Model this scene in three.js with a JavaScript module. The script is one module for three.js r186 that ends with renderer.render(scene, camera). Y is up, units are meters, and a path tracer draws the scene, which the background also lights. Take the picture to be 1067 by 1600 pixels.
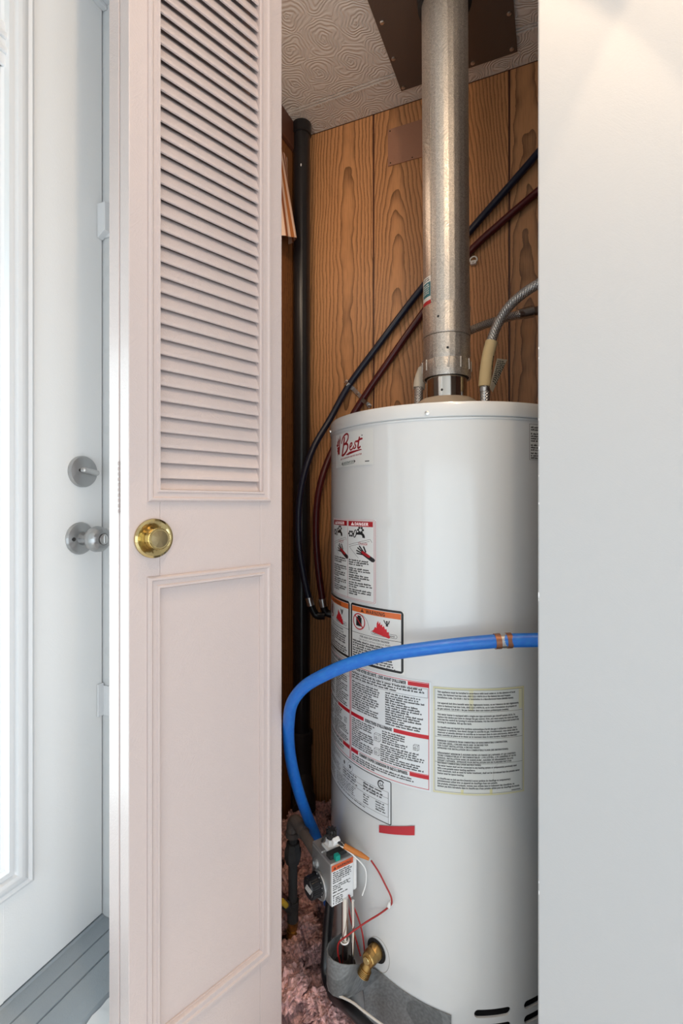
import * as THREE from 'three';
import { RectAreaLightUniformsLib } from 'three/addons/lights/RectAreaLightUniformsLib.js';
import { mergeGeometries, toCreasedNormals } from 'three/addons/utils/BufferGeometryUtils.js';
import { RoundedBoxGeometry } from 'three/addons/geometries/RoundedBoxGeometry.js';
import { ImprovedNoise } from 'three/addons/math/ImprovedNoise.js';
import { Brush, Evaluator, SUBTRACTION } from 'three-bvh-csg';

/* ---------- camera, sky, lights, exposure ---------- */
const scene = new THREE.Scene();
const renderer = new THREE.WebGLRenderer({ antialias: true });
renderer.toneMapping = THREE.LinearToneMapping;
renderer.toneMappingExposure = 1.0;
renderer.shadowMap.enabled = true;

const camera = new THREE.PerspectiveCamera(91.96, 1067 / 1600, 0.05, 60);
camera.position.set(0, 1.0, 0);
camera.rotation.y = THREE.MathUtils.degToRad(23.24);
camera.setViewOffset(1067, 1600, 0, 13, 1067, 1600);
scene.add(camera);

scene.background = new THREE.Color(0.50, 0.55, 0.56);
RectAreaLightUniformsLib.init();

function daylight(w, h, from, to, color, nits) {
  const l = new THREE.RectAreaLight(color, nits, w, h);
  l.position.set(...from); l.lookAt(new THREE.Vector3(...to)); scene.add(l); return l;
}
// daylight that comes in by the door glass (left) and by the glass doors behind the photographer and at the right
daylight(0.46, 1.00, [-1.00, 0.84, -0.335], [0, 0.84, -0.335], new THREE.Color(0.80, 0.90, 1.0), 5.2);
daylight(2.3, 1.25, [0.55, 0.655, 1.78], [0.55, 0.655, 0], new THREE.Color(0.79, 0.895, 1.0), 2.2);
daylight(1.5, 1.15, [2.28, 0.605, 1.05], [0, 0.605, 1.05], new THREE.Color(0.79, 0.895, 1.0), 6.2);
// warm ceiling lamps: position, cone, candela
const WARM = new THREE.Color(1.0, 0.72, 0.46);
const GLOBE = { at: [0.16, 2.20, -0.15], cd: 1.02 };
const CLOSET = { at: [-0.70, 1.86, -1.04], cd: 0.16 };
const BULB = new THREE.Color(1.0, 0.82, 0.64);
const LAMPS = [
  { at: [0.29, 2.292, -0.64], aim: [0.29, 0, -0.64], cone: 24, blend: 0.06, cd: 2.0 },
  { at: [-0.06, 2.292, -0.58], aim: [-0.06, 0, -0.58], cone: 24, blend: 0.06, cd: 1.6 },
];

/* ---------- helpers ---------- */
const D2R = Math.PI / 180;
const noiseGen = new ImprovedNoise();
const N = (x, y, z = 0) => noiseGen.noise(x, y, z);
let seed = 7; const rnd = () => { seed = (seed * 1664525 + 1013904223) >>> 0; return seed / 4294967296; };
const V = (x, y, z) => new THREE.Vector3(x, y, z);
const origin = new WeakMap(), used = {};
function numbered(n) { const k = used[n] = (used[n] ?? -1) + 1; return k ? `${n}_${String(k).padStart(3, '0')}` : n; }
function clean(g) {                                                   // same attributes everywhere, no index
  g = g.index ? g.toNonIndexed() : g;
  for (const k of Object.keys(g.attributes)) if (!['position', 'normal', 'uv', 'color'].includes(k)) g.deleteAttribute(k);
  if (!g.attributes.uv) g.setAttribute('uv', new THREE.BufferAttribute(new Float32Array(g.attributes.position.count * 2), 2));
  if (!g.attributes.normal) g.computeVertexNormals();
  g.clearGroups(); return g;
}
const join = (gs) => gs.length === 1 ? clean(gs[0]) : mergeGeometries(gs.map(clean));
function thing(name, label, category, at = [0, 0, 0], extra = {}) {
  const o = new THREE.Group(); o.name = numbered(name); o.position.set(...at); origin.set(o, V(...at));
  o.userData = { label, category, ...extra }; scene.add(o); return o;
}
function structure(name, geos, mat, at = [0, 0, 0]) {
  const o = geos ? new THREE.Mesh(join([].concat(geos)), mat) : new THREE.Group();
  o.name = name; o.userData.kind = 'structure'; origin.set(o, V(0, 0, 0));
  if (o.isMesh) o.castShadow = o.receiveShadow = true;
  scene.add(o); return o;
}
function part(parent, name, geos, mat, label) {
  const g = join([].concat(geos)), at = origin.get(parent);
  g.translate(-at.x, -at.y, -at.z);
  const o = new THREE.Mesh(g, mat); o.name = name; o.castShadow = o.receiveShadow = true;
  if (label) o.userData.label = label;
  origin.set(o, at); parent.add(o); return o;
}
function single(name, label, category, geos, mat, extra = {}) {
  const o = new THREE.Mesh(join([].concat(geos)), mat); o.name = numbered(name); o.castShadow = o.receiveShadow = true;
  o.userData = { label, category, ...extra }; origin.set(o, V(0, 0, 0)); scene.add(o); return o;
}
const box = (x0, x1, y0, y1, z0, z1, r = 0) => {
  const w = Math.abs(x1 - x0), h = Math.abs(y1 - y0), d = Math.abs(z1 - z0);
  const g = r ? new RoundedBoxGeometry(w, h, d, 2, Math.min(r, w / 2.1, h / 2.1, d / 2.1)) : new THREE.BoxGeometry(w, h, d);
  const p = clean(g); p.translate((x0 + x1) / 2, (y0 + y1) / 2, (z0 + z1) / 2);
  const uv = p.attributes.uv, q = p.attributes.position, n = p.attributes.normal;             // uv in metres
  for (let i = 0; i < q.count; i++) {
    const ax = Math.abs(n.getX(i)), ay = Math.abs(n.getY(i)), az = Math.abs(n.getZ(i));
    if (ay >= ax && ay >= az) uv.setXY(i, q.getX(i), q.getZ(i)); else if (ax >= az) uv.setXY(i, q.getZ(i), q.getY(i)); else uv.setXY(i, q.getX(i), q.getY(i));
  }
  return p;
};
const boxF = (x0, x1, y0, y1, f0, f1, r) => box(x0, x1, y0, y1, -f1, -f0, r);                 // f = distance into the picture (-z)
const tube = (pts, r, seg = 80, rs = 14, closed = false, tension = 0.5) => {
  const c = new THREE.CatmullRomCurve3(pts.map((p) => p.isVector3 ? p : V(...p)), closed, 'centripetal', tension);
  const g = new THREE.TubeGeometry(c, seg, r, rs, closed);
  const L = c.getLength(), uv = g.attributes.uv;
  for (let i = 0; i < uv.count; i++) uv.setXY(i, uv.getX(i) * L, uv.getY(i) * 2 * Math.PI * r);
  const parts = [g];
  if (!closed) for (const t of [0, 1]) {                                                      // end caps
    const d = new THREE.CircleGeometry(r, rs), tg = c.getTangentAt(t).multiplyScalar(t ? 1 : -1);
    d.applyQuaternion(new THREE.Quaternion().setFromUnitVectors(V(0, 0, 1), tg)); const p = c.getPointAt(t); d.translate(p.x, p.y, p.z); parts.push(d);
  }
  return join(parts);
};
const rod = (a, b, r, rs = 20, r2 = r) => {                                                   // cylinder between two points
  const A = a.isVector3 ? a : V(...a), B = b.isVector3 ? b : V(...b), L = A.distanceTo(B);
  const g = new THREE.CylinderGeometry(r2, r, L, rs); g.translate(0, L / 2, 0);
  g.applyQuaternion(new THREE.Quaternion().setFromUnitVectors(V(0, 1, 0), B.clone().sub(A).normalize())); g.translate(A.x, A.y, A.z); return clean(g);
};
const lathe = (prof, seg = 48, at = [0, 0, 0], dir = null) => {                               // prof [[r, h]...], axis up or along dir
  const g = new THREE.LatheGeometry(prof.map(([r, h]) => new THREE.Vector2(Math.max(r, 1e-5), h)), seg);
  if (dir) g.applyQuaternion(new THREE.Quaternion().setFromUnitVectors(V(0, 1, 0), V(...dir).normalize()));
  g.translate(...at); return toCreasedNormals(clean(g), 0.6);
};
// moulding swept round a rectangle with mitred corners: profile [[inset, height]...]; (u, v, h) axes given by a matrix
function frameSweep(u0, v0, u1, v1, profile, m) {
  const pos = [], uv = [], cor = (o) => [[u0 + o, v0 + o], [u1 - o, v0 + o], [u1 - o, v1 - o], [u0 + o, v1 - o]];
  for (let i = 0; i + 1 < profile.length; i++) {
    const a = cor(profile[i][0]), b = cor(profile[i + 1][0]), ha = profile[i][1], hb = profile[i + 1][1];
    for (let k = 0; k < 4; k++) {
      const l = (k + 1) % 4, q = [[...a[k], ha], [...a[l], ha], [...b[l], hb], [...b[k], hb]];
      for (const j of [0, 1, 2, 0, 2, 3]) { pos.push(...q[j]); uv.push(q[j][0], q[j][1]); }
    }
  }
  const g = new THREE.BufferGeometry(); g.setAttribute('position', new THREE.Float32BufferAttribute(pos, 3)); g.setAttribute('uv', new THREE.Float32BufferAttribute(uv, 2));
  g.applyMatrix4(m); return toCreasedNormals(g, 0.5);
}
const basis = (x, y, z, at) => new THREE.Matrix4().makeBasis(V(...x), V(...y), V(...z)).setPosition(...at);

// textures
function dataTex(w, h, fn, srgb = false, rep = [1, 1]) {
  const a = new Uint8Array(w * h * 4);
  for (let j = 0; j < h; j++) for (let i = 0; i < w; i++) {
    const c = fn(i / w, j / h), k = (j * w + i) * 4;
    if (typeof c === 'number') a[k] = a[k + 1] = a[k + 2] = Math.max(0, Math.min(255, c * 255)); else for (let q = 0; q < 3; q++) a[k + q] = Math.max(0, Math.min(255, c[q] * 255));
    a[k + 3] = 255;
  }
  const t = new THREE.DataTexture(a, w, h); t.magFilter = t.minFilter = THREE.LinearFilter; t.wrapS = t.wrapT = THREE.RepeatWrapping;
  t.repeat.set(...rep); if (srgb) t.colorSpace = THREE.SRGBColorSpace; t.needsUpdate = true; return t;
}
// noise that tiles over the unit square
const tileN = (u, v, f, z = 0) => { const a = u * 2 * Math.PI, b = v * 2 * Math.PI, r = f / (2 * Math.PI); return N(Math.cos(a) * r + 7.1 + z, Math.sin(a) * r + Math.cos(b) * r * 1.0 + 3.3, Math.sin(b) * r + 11.7 - z); };
function canvas(w, h, draw) {
  const c = document.createElement('canvas'); c.width = w; c.height = h; const x = c.getContext('2d'); draw(x, w, h);
  const t = new THREE.CanvasTexture(c); t.colorSpace = THREE.SRGBColorSpace; t.anisotropy = 8; return t;
}
const std = (color, roughness = 0.6, metalness = 0, more = {}) => new THREE.MeshStandardMaterial({ color, roughness, metalness, ...more });
const lin = (r, g, b) => new THREE.Color().setRGB(r, g, b);

/* ---------- materials ---------- */
const peel = dataTex(512, 512, (u, v) => 0.5 + 0.35 * tileN(u, v, 60) + 0.25 * tileN(u, v, 130, 5), false, [5, 5]);
const fineNoise = dataTex(256, 256, (u, v) => 0.5 + 0.4 * tileN(u, v, 90) + 0.2 * tileN(u, v, 30, 3), false, [6, 6]);
const M = {
  leaf: std(lin(0.58, 0.485, 0.46), 0.34, 0, { bumpMap: peel, bumpScale: 0.00045 }),
  doorWhite: std(lin(0.92, 0.92, 0.91), 0.42, 0, { bumpMap: fineNoise, bumpScale: 0.0002 }),
  trimWhite: std(lin(0.80, 0.81, 0.82), 0.38),
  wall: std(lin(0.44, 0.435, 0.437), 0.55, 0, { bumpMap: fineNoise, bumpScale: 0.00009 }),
  room: std(lin(0.74, 0.73, 0.71), 0.8),
  floorRoom: std(lin(0.82, 0.81, 0.80), 0.5),
  sill: std(lin(0.34, 0.385, 0.42), 0.5, 0, { bumpMap: fineNoise, bumpScale: 0.0003 }),
  tank: new THREE.MeshPhysicalMaterial({ color: lin(0.57, 0.572, 0.57), roughness: 0.5, clearcoat: 1, clearcoatRoughness: 0.12 }),
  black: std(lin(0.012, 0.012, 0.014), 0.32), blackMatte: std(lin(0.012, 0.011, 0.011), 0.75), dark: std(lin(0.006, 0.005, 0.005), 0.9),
  iron: std(lin(0.045, 0.042, 0.042), 0.6, 0.35, { bumpMap: fineNoise, bumpScale: 0.0006 }),
  dustyIron: std(lin(0.14, 0.115, 0.105), 0.8, 0.2, { bumpMap: fineNoise, bumpScale: 0.001 }),
  chrome: std(lin(0.74, 0.72, 0.69), 0.16, 1), steel: std(lin(0.62, 0.61, 0.60), 0.3, 1), satin: std(lin(0.46, 0.46, 0.46), 0.36, 1),
  alu: std(lin(0.40, 0.40, 0.40), 0.45, 0.85, { bumpMap: fineNoise, bumpScale: 0.0003 }),
  brass: std(lin(0.52, 0.40, 0.19), 0.18, 1), oldBrass: std(lin(0.40, 0.25, 0.09), 0.38, 1), tarnish: std(lin(0.25, 0.19, 0.10), 0.5, 0.8),
  copper: std(lin(0.33, 0.15, 0.09), 0.42, 0.9),
  navy: std(lin(0.011, 0.014, 0.033), 0.38), redTube: std(lin(0.075, 0.008, 0.010), 0.36), blue: std(lin(0.018, 0.115, 0.47), 0.42),
  redWire: std(lin(0.30, 0.012, 0.012), 0.4), orange: std(lin(0.45, 0.14, 0.015), 0.5), white: std(lin(0.75, 0.74, 0.72), 0.5), cream: std(lin(0.62, 0.47, 0.28), 0.7),
  teal: std(lin(0.0, 0.26, 0.20), 0.35), redTape: std(lin(0.40, 0.012, 0.022), 0.42),
  hardboard: std(lin(0.34, 0.17, 0.105), 0.75, 0, { bumpMap: fineNoise, bumpScale: 0.0004 }),
  darkWood: std(lin(0.10, 0.035, 0.018), 0.5),
};
const spangle = dataTex(512, 512, (u, v) => { const a = tileN(u, v, 70), b = tileN(u, v, 150, 4); return 0.74 + 0.22 * a + 0.30 * b; }, false, [5, 5]);
M.galv = std(lin(0.76, 0.71, 0.65), 0.6, 0.92, { map: spangle, roughnessMap: dataTex(256, 256, (u, v) => 0.75 + 0.35 * tileN(u, v, 70, 2), false, [5, 5]) });
M.shroud = std(lin(0.26, 0.27, 0.275), 0.62, 0.55, { map: dataTex(256, 256, (u, v) => { const s = tileN(u, v, 6, 3) > 0.34 ? 0.72 : 1; return (0.78 + 0.25 * tileN(u, v, 80)) * s; }, false, [3, 3]) });
M.flash = std(lin(0.135, 0.105, 0.088), 0.5, 0.55, { bumpMap: fineNoise, bumpScale: 0.0003 });
M.braid = std(lin(0.86, 0.84, 0.82), 0.28, 0.85, { bumpScale: 0.0012, map: dataTex(128, 128, (u, v) => 0.68 + 0.32 * Math.sin(u * Math.PI * 8) * Math.sin(v * Math.PI * 8), false, [36, 36]), bumpMap: dataTex(128, 128, (u, v) => { const a = Math.sin((u + v) * Math.PI * 8), b = Math.sin((u - v) * Math.PI * 8); return 0.5 + 0.5 * (Math.sin(u * Math.PI * 8) * Math.sin(v * Math.PI * 8) > 0 ? a : b) * 0.9; }, false, [36, 36]) });

// plain-sawn wood: rings of a slightly tilted log cut by the board
function woodTex(w, h, W, H, o) {
  return dataTex(w, h, (u, v) => {
    const x = (u - 0.5) * W, y = v * H;
    const wob = 0.03 * N(x * 5 + o.z, y * 1.7, o.z) + 0.016 * N(x * 17, y * 5.5, o.z + 4) + 0.006 * N(x * 40, y * 22, o.z + 9);
    const dx = x - o.cx + 0.03 * N(3.1, y * 0.9, o.z);
    const rad = Math.sqrt(dx * dx * 1.0 + Math.pow(o.depth + 0.05 * N(y * 0.75, o.z, 2.2), 2)) + wob * 0.5 + o.tilt * y;
    const ring = rad * o.freq, fr = ring - Math.floor(ring);
    const late = Math.pow(fr, 3.2);                                     // dark late wood, sharp on one side
    const pore = Math.max(0, N(x * 420, y * 16, 3 + o.z)) * 0.32 + Math.max(0, N(x * 900, y * 40, 9)) * 0.2;
    const tone = 0.06 * N(x * 7, y * 0.9, o.z + 8);
    const k = Math.max(0, 1 - 0.36 * late - 0.5 * pore * (0.5 + 0.5 * late) - 0.13 * pore + tone);
    return [o.c[0] * k, o.c[1] * Math.pow(k, 1.08), o.c[2] * Math.pow(k, 1.18)];
  }, true);
}

/* ---------- the room shell ---------- */
const AX = -0.238, AF = 1.197, R = 0.2786;                             // axis of the tank
const FB = 1.561, YC = 2.30, YF = -0.08, XL = -0.829;                  // back wall, ceiling, closet floor, closet left wall

// closet back wall: sheet of veneer panelling in vertical panels with dark grooves
const wallBack = structure('wall_back', boxF(-0.95, 0.40, YF - 0.05, 2.42, FB + 0.004, FB + 0.06), M.darkWood);
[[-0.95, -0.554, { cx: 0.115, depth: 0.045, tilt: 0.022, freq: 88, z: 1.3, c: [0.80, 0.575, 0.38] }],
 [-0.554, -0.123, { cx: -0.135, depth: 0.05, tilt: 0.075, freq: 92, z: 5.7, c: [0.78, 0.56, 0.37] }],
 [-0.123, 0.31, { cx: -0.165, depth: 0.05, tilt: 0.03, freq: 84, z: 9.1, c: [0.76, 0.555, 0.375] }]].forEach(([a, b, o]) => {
  const m = std(0xffffff, 0.5, 0, { map: woodTex(512, 1280, b - a, 2.5, o) });
  const g = boxF(a + 0.0028, b - 0.0028, YF, YC - 0.001, FB, FB + 0.0035, 0.0012);
  const uv = g.attributes.uv, p = g.attributes.position;
  for (let i = 0; i < p.count; i++) uv.setXY(i, (p.getX(i) - a) / (b - a), (p.getY(i) - YF) / 2.5);
  part(wallBack, 'wood_panel', g, m);
});
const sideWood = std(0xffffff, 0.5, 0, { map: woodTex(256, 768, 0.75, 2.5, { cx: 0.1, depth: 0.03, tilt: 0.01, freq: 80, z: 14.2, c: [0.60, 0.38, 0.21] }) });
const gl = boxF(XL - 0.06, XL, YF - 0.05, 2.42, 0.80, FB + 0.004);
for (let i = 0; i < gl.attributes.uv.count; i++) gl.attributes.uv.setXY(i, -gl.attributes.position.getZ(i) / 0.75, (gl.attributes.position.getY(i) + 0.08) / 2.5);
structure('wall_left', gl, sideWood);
structure('wall_right', boxF(0.32, 0.38, YF - 0.05, 2.42, 0.90, FB + 0.004), M.darkWood);
structure('trim_1', boxF(XL, XL + 0.016, 2.21, YC, 0.92, FB, 0.004), M.darkWood);                       // dark cove strip under the ceiling
structure('floor', boxF(-0.95, 0.40, YF - 0.06, YF, 0.80, FB + 0.05), std(lin(0.09, 0.065, 0.05), 0.9, 0, { bumpMap: fineNoise, bumpScale: 0.002 }));

// closet ceiling: embossed tiles with rosettes
const ros = []; for (let i = 0; i < 6; i++) for (let j = 0; j < 6; j++) ros.push([(i + 0.5 + (j % 2) * 0.5 + 0.25 * (rnd() - 0.5)) / 6, (j + 0.5 + 0.25 * (rnd() - 0.5)) / 6, rnd() * 6]);
const emboss = dataTex(1024, 1024, (u, v) => {
  let best = 9, s = null;
  const uu = u + 0.022 * tileN(u, v, 16), vv = v + 0.022 * tileN(u, v, 16, 6);
  for (const r of ros) { let dx = uu - r[0], dy = vv - r[1]; dx -= Math.round(dx); dy -= Math.round(dy); const d = dx * dx + dy * dy; if (d < best) { best = d; s = [dx, dy, r[2]]; } }
  const r = Math.sqrt(best), a = Math.atan2(s[1], s[0]);
  const w = Math.sin(r * 2 * Math.PI * 60 + a + s[2] + 5.0 * tileN(u, v, 22, 2) + 0.7 * Math.sin(a * 5 + s[2]));
  return 0.5 + 0.4 * Math.tanh(w * 1.4) * (r > 0.075 ? 0.75 : 1) + 0.06 * tileN(u, v, 90, 1);
}, false, [1.67, 1.67]);
M.tile = std(lin(0.62, 0.56, 0.51), 0.62, 0, { bumpMap: emboss, bumpScale: 0.0019 });
const ceil = structure('ceiling', boxF(-0.95, 0.40, YC + 0.008, YC + 0.12, 0.80, FB + 0.05), M.room);
part(ceil, 'ceiling_tile', boxF(XL, 0.32, YC, YC + 0.008, 0.90, 1.435, 0.002), M.tile);
part(ceil, 'ceiling_tile', boxF(XL, 0.32, YC, YC + 0.008, 1.455, FB, 0.002), M.tile);
part(ceil, 'batten', [boxF(XL, 0.32, YC - 0.002, YC + 0.008, 1.4365, 1.4435, 0.002), boxF(XL, 0.32, YC - 0.004, YC + 0.008, 1.4455, 1.4535, 0.002)], M.tile);

// front wall of the closet: white board right of the opening, a narrow return left of it, a head above
const wf = (() => {                                                     // plan outline with a rounded outside corner, raised to the ceiling
  const x0 = -0.022, x1 = 2.3, f0 = 0.80, f1 = 0.90, r = 0.003, plan = [];
  for (let k = 0; k <= 6; k++) { const a = k / 6 * Math.PI / 2; plan.push([x0 + r - r * Math.sin(a), f0 + r - r * Math.cos(a)]); }
  plan.push([x0, f1], [x1, f1], [x1, f0]);
  const pos = [], uv = [], y0 = YF, y1 = 2.42;
  for (let i = 0; i < plan.length; i++) { const [a, b] = plan[i], [c, d] = plan[(i + 1) % plan.length];
    const q = [[a, y0, -b], [c, y0, -d], [c, y1, -d], [a, y1, -b]]; for (const j of [0, 2, 1, 0, 3, 2]) { pos.push(...q[j]); uv.push(q[j][0], q[j][1]); } }
  const g = new THREE.BufferGeometry(); g.setAttribute('position', new THREE.Float32BufferAttribute(pos, 3)); g.setAttribute('uv', new THREE.Float32BufferAttribute(uv, 2));
  return toCreasedNormals(g, 0.7);
})();
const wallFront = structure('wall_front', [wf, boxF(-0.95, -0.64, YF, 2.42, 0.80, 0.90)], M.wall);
{ // chipped paint along the arris
  const chips = []; for (let i = 0; i < 26; i++) { const y = 0.1 + rnd() * 1.75, s = 0.0005 + rnd() * 0.0009; const g = new THREE.IcosahedronGeometry(s, 0); g.scale(0.8, 1 + rnd() * 3, 0.6); g.translate(-0.0215 + rnd() * 0.002, y, -0.8008); chips.push(g); }
  part(wallFront, 'paint_chips', chips, std(lin(0.78, 0.78, 0.78), 0.8)).userData.kind = 'stuff';
}

// the room round the photographer
const YR = -0.075;
structure('floor_001', boxF(-0.80, 2.3, YR - 0.1, YR, -2.5, 0.80), M.floorRoom);
const roomCeil = structure('ceiling_001', boxF(-0.95, 2.4, YC, YC + 0.12, -2.6, 0.80), M.room);
structure('wall_side', [boxF(2.3, 2.4, YF, 2.42, -0.3, 0.90), boxF(2.3, 2.4, YF, 2.42, -2.6, -1.8), boxF(2.3, 2.4, 1.23, 2.42, -1.8, -0.3)], M.room);
structure('wall_rear', [boxF(-0.95, -0.62, YF, YC, -1.9, -1.8), boxF(1.72, 2.3, YF, YC, -1.9, -1.8), boxF(-0.62, 1.72, 1.33, YC, -1.9, -1.8)], M.room);
const paneMat = new THREE.MeshPhysicalMaterial({ color: lin(0.93, 0.97, 0.95), transmission: 1, roughness: 0.02, thickness: 0, ior: 1.5 });
const win1 = structure('window_1', frameSweep(-0.62, 0.0, 1.72, 1.33, [[0, -0.02], [0, 0.015], [0.045, 0.015], [0.05, -0.02]], basis([1, 0, 0], [0, 1, 0], [0, 0, -1], [0, 0, 1.81])), M.trimWhite);
part(win1, 'window_pane', box(-0.58, 1.68, 0.04, 1.29, 1.840, 1.844), paneMat);
const win2 = structure('window_2', frameSweep(0.3, 0.0, 1.8, 1.23, [[0, 0.02], [0, -0.015], [0.045, -0.015], [0.05, 0.02]], basis([0, 0, 1], [0, 1, 0], [1, 0, 0], [2.3, 0, 0])), M.trimWhite);
part(win2, 'window_pane', box(2.34, 2.344, 0.04, 1.19, 0.34, 1.76), paneMat);
for (const L of LAMPS) {                                                // recessed lamps: rim, glowing lens, light just below it
  const [x, y, z] = L.at;
  part(roomCeil, 'lamp_rim', lathe([[0.026, 0.0], [0.026, -0.004], [0.036, -0.004], [0.038, 0]], 32, [x, YC, z]), M.trimWhite);
  part(roomCeil, 'lamp_lens', lathe([[0.0, -0.002], [0.026, -0.001], [0.026, 0]], 32, [x, YC, z]), std(0x222222, 0.5, 0, { emissive: WARM, emissiveIntensity: 4 }));
  const s = new THREE.SpotLight(WARM, L.cd, 0, L.cone * D2R, L.blend, 2); s.position.set(x, y, z); s.target.position.set(...L.aim); s.castShadow = true; s.shadow.radius = 0.3; scene.add(s, s.target);
}

{ // glass globe under the ceiling, its light inside it
  const [x, y, z] = GLOBE.at;
  part(roomCeil, 'lamp_base', lathe([[0.045, 0], [0.045, -0.02], [0.03, -0.032], [0.03, -0.04]], 40, [x, YC, z]), M.trimWhite);
  part(roomCeil, 'lamp_globe', new THREE.SphereGeometry(0.062, 32, 20).translate(x, y, z), std(0x888888, 0.5, 0, { emissive: WARM, emissiveIntensity: 3 }));
  const p = new THREE.PointLight(WARM, GLOBE.cd, 0, 2); p.position.set(x, y, z); p.castShadow = true; p.shadow.radius = 1.5; scene.add(p);
}

{ // bare bulb in a holder inside the closet, hanging behind the louvred door
  const [x, y, z] = CLOSET.at;
  part(ceil, 'lamp_holder', [lathe([[0.04, YC - y], [0.04, YC - y - 0.015], [0.004, YC - y - 0.03], [0.004, 0.08], [0.018, 0.075], [0.018, 0.04]], 32, [x, y, z])], M.white);
  part(ceil, 'lamp_bulb', new THREE.SphereGeometry(0.045, 28, 18).translate(x, y, z), std(0x888888, 0.5, 0, { emissive: WARM, emissiveIntensity: 3 }));
  const p = new THREE.PointLight(BULB, CLOSET.cd, 0, 2); p.position.set(x, y, z); p.castShadow = true; p.shadow.radius = 2; scene.add(p);
}

/* ---------- exterior wall and door at the left ---------- */
const XD = -0.906;
structure('wall_door', [boxF(-0.96, -0.80, 2.12, 2.42, -0.165, 0.80), boxF(-0.96, -0.80, YF, 2.42, -2.6, -0.165), boxF(-0.96, -0.80, YF, 0.03, -0.165, 0.80)], M.room);
const scuff = dataTex(256, 512, (u, v) => { const s = N(u * 6, v * 40, 2), t = N(u * 30 + v * 20, v * 8, 6); return 0.99 - (s > 0.42 ? 0.015 : 0) + 0 * t; }, true, [4, 0.7]);
structure('trim_2', [boxF(-0.955, -0.79, 0.03, 2.14, 0.789, 0.8)], std(lin(0.74, 0.75, 0.75), 0.5, 0, { map: scuff }));                          // latch-side jamb
structure('trim_3', [boxF(-0.955, -0.79, 2.085, 2.12, -0.165, 0.789), boxF(XD, -0.893, 2.075, 2.085, -0.165, 0.789, 0.002), boxF(-0.955, -0.79, 0.03, 2.085, -0.165, -0.13)], M.trimWhite); // head, stop, hinge jamb
// threshold with long grooves
{
  const prof = [[-0.96, 0.03], [-0.96, 0.103], [XD, 0.103], [XD + 0.004, 0.100], [-0.866, 0.1005], [-0.865, 0.0975], [-0.863, 0.0975], [-0.862, 0.1005], [-0.824, 0.1005], [-0.8235, 0.097], [-0.821, 0.097], [-0.8205, 0.0995], [-0.785, 0.0985], [-0.760, 0.094], [-0.754, 0.088], [-0.752, 0.076], [-0.752, 0.03]];
  const s = new THREE.Shape(prof.map(([a, b]) => new THREE.Vector2(a, b)));
  const g = new THREE.ExtrudeGeometry(s, { depth: 0.915, bevelEnabled: false }); g.translate(0, 0, -0.788);
  single('door_threshold', 'grey painted grooved threshold along the foot of the white outside door', 'threshold', g, M.sill);
}
const ragged = (() => { const g = new THREE.BoxGeometry(0.05, 0.09, 0.9, 3, 6, 120), p = g.attributes.position; for (let i = 0; i < p.count; i++) p.setXYZ(i, p.getX(i) + 0.003 * N(p.getZ(i) * 70, p.getY(i) * 40), p.getY(i) + 0.003 * N(p.getZ(i) * 90, 5), p.getZ(i)); g.computeVertexNormals(); g.translate(-0.727, 0.046, -0.34); return g; })();
structure('trim_4', ragged, M.trimWhite);

const door2 = structure('door_2');
part(door2, 'door_slab', [boxF(XD - 0.044, XD, 0.106, 2.08, 0.574, 0.7865, 0.002), boxF(XD - 0.044, XD, 0.106, 2.08, -0.127, 0.09, 0.002), boxF(XD - 0.044, XD, 0.106, 0.335, 0.089, 0.575), boxF(XD - 0.044, XD, 1.985, 2.08, 0.089, 0.575)], M.doorWhite);
// window frame: outer F .625/.04, inner .574/.09
const md = basis([0, 0, 1], [0, 1, 0], [-1, 0, 0], [XD, 0, 0]);         // u = z, v = y, h = -x -> use negative heights
const wfProf = [[-0.001, 0], [0, -0.011], [0.006, -0.0145], [0.012, -0.012], [0.015, -0.0145], [0.022, -0.019], [0.029, -0.0205], [0.035, -0.0185], [0.038, -0.012], [0.041, -0.012], [0.043, -0.0165], [0.050, -0.0165], [0.052, -0.006], [0.056, -0.002], [0.056, 0.02]];
const dframe = part(door2, 'window_frame', frameSweep(-0.625, 0.294, -0.035, 2.03, wfProf, md), M.trimWhite);
part(dframe, 'window_rail', [boxF(XD - 0.012, XD + 0.008, 1.778, 1.858, 0.085, 0.580, 0.003), boxF(XD + 0.006, XD + 0.013, 1.800, 1.812, 0.085, 0.579, 0.003), boxF(XD + 0.006, XD + 0.013, 1.826, 1.838, 0.085, 0.579, 0.003)], M.trimWhite);
part(dframe, 'sash', frameSweep(-0.572, 0.347, -0.088, 1.778, [[0, -0.004], [0.0, 0.0], [0.006, 0.0], [0.007, 0.014]], md), M.steel);
part(dframe, 'window_pane', box(XD - 0.026, XD - 0.022, 0.335, 1.985, -0.575, -0.089), paneMat);
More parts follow.
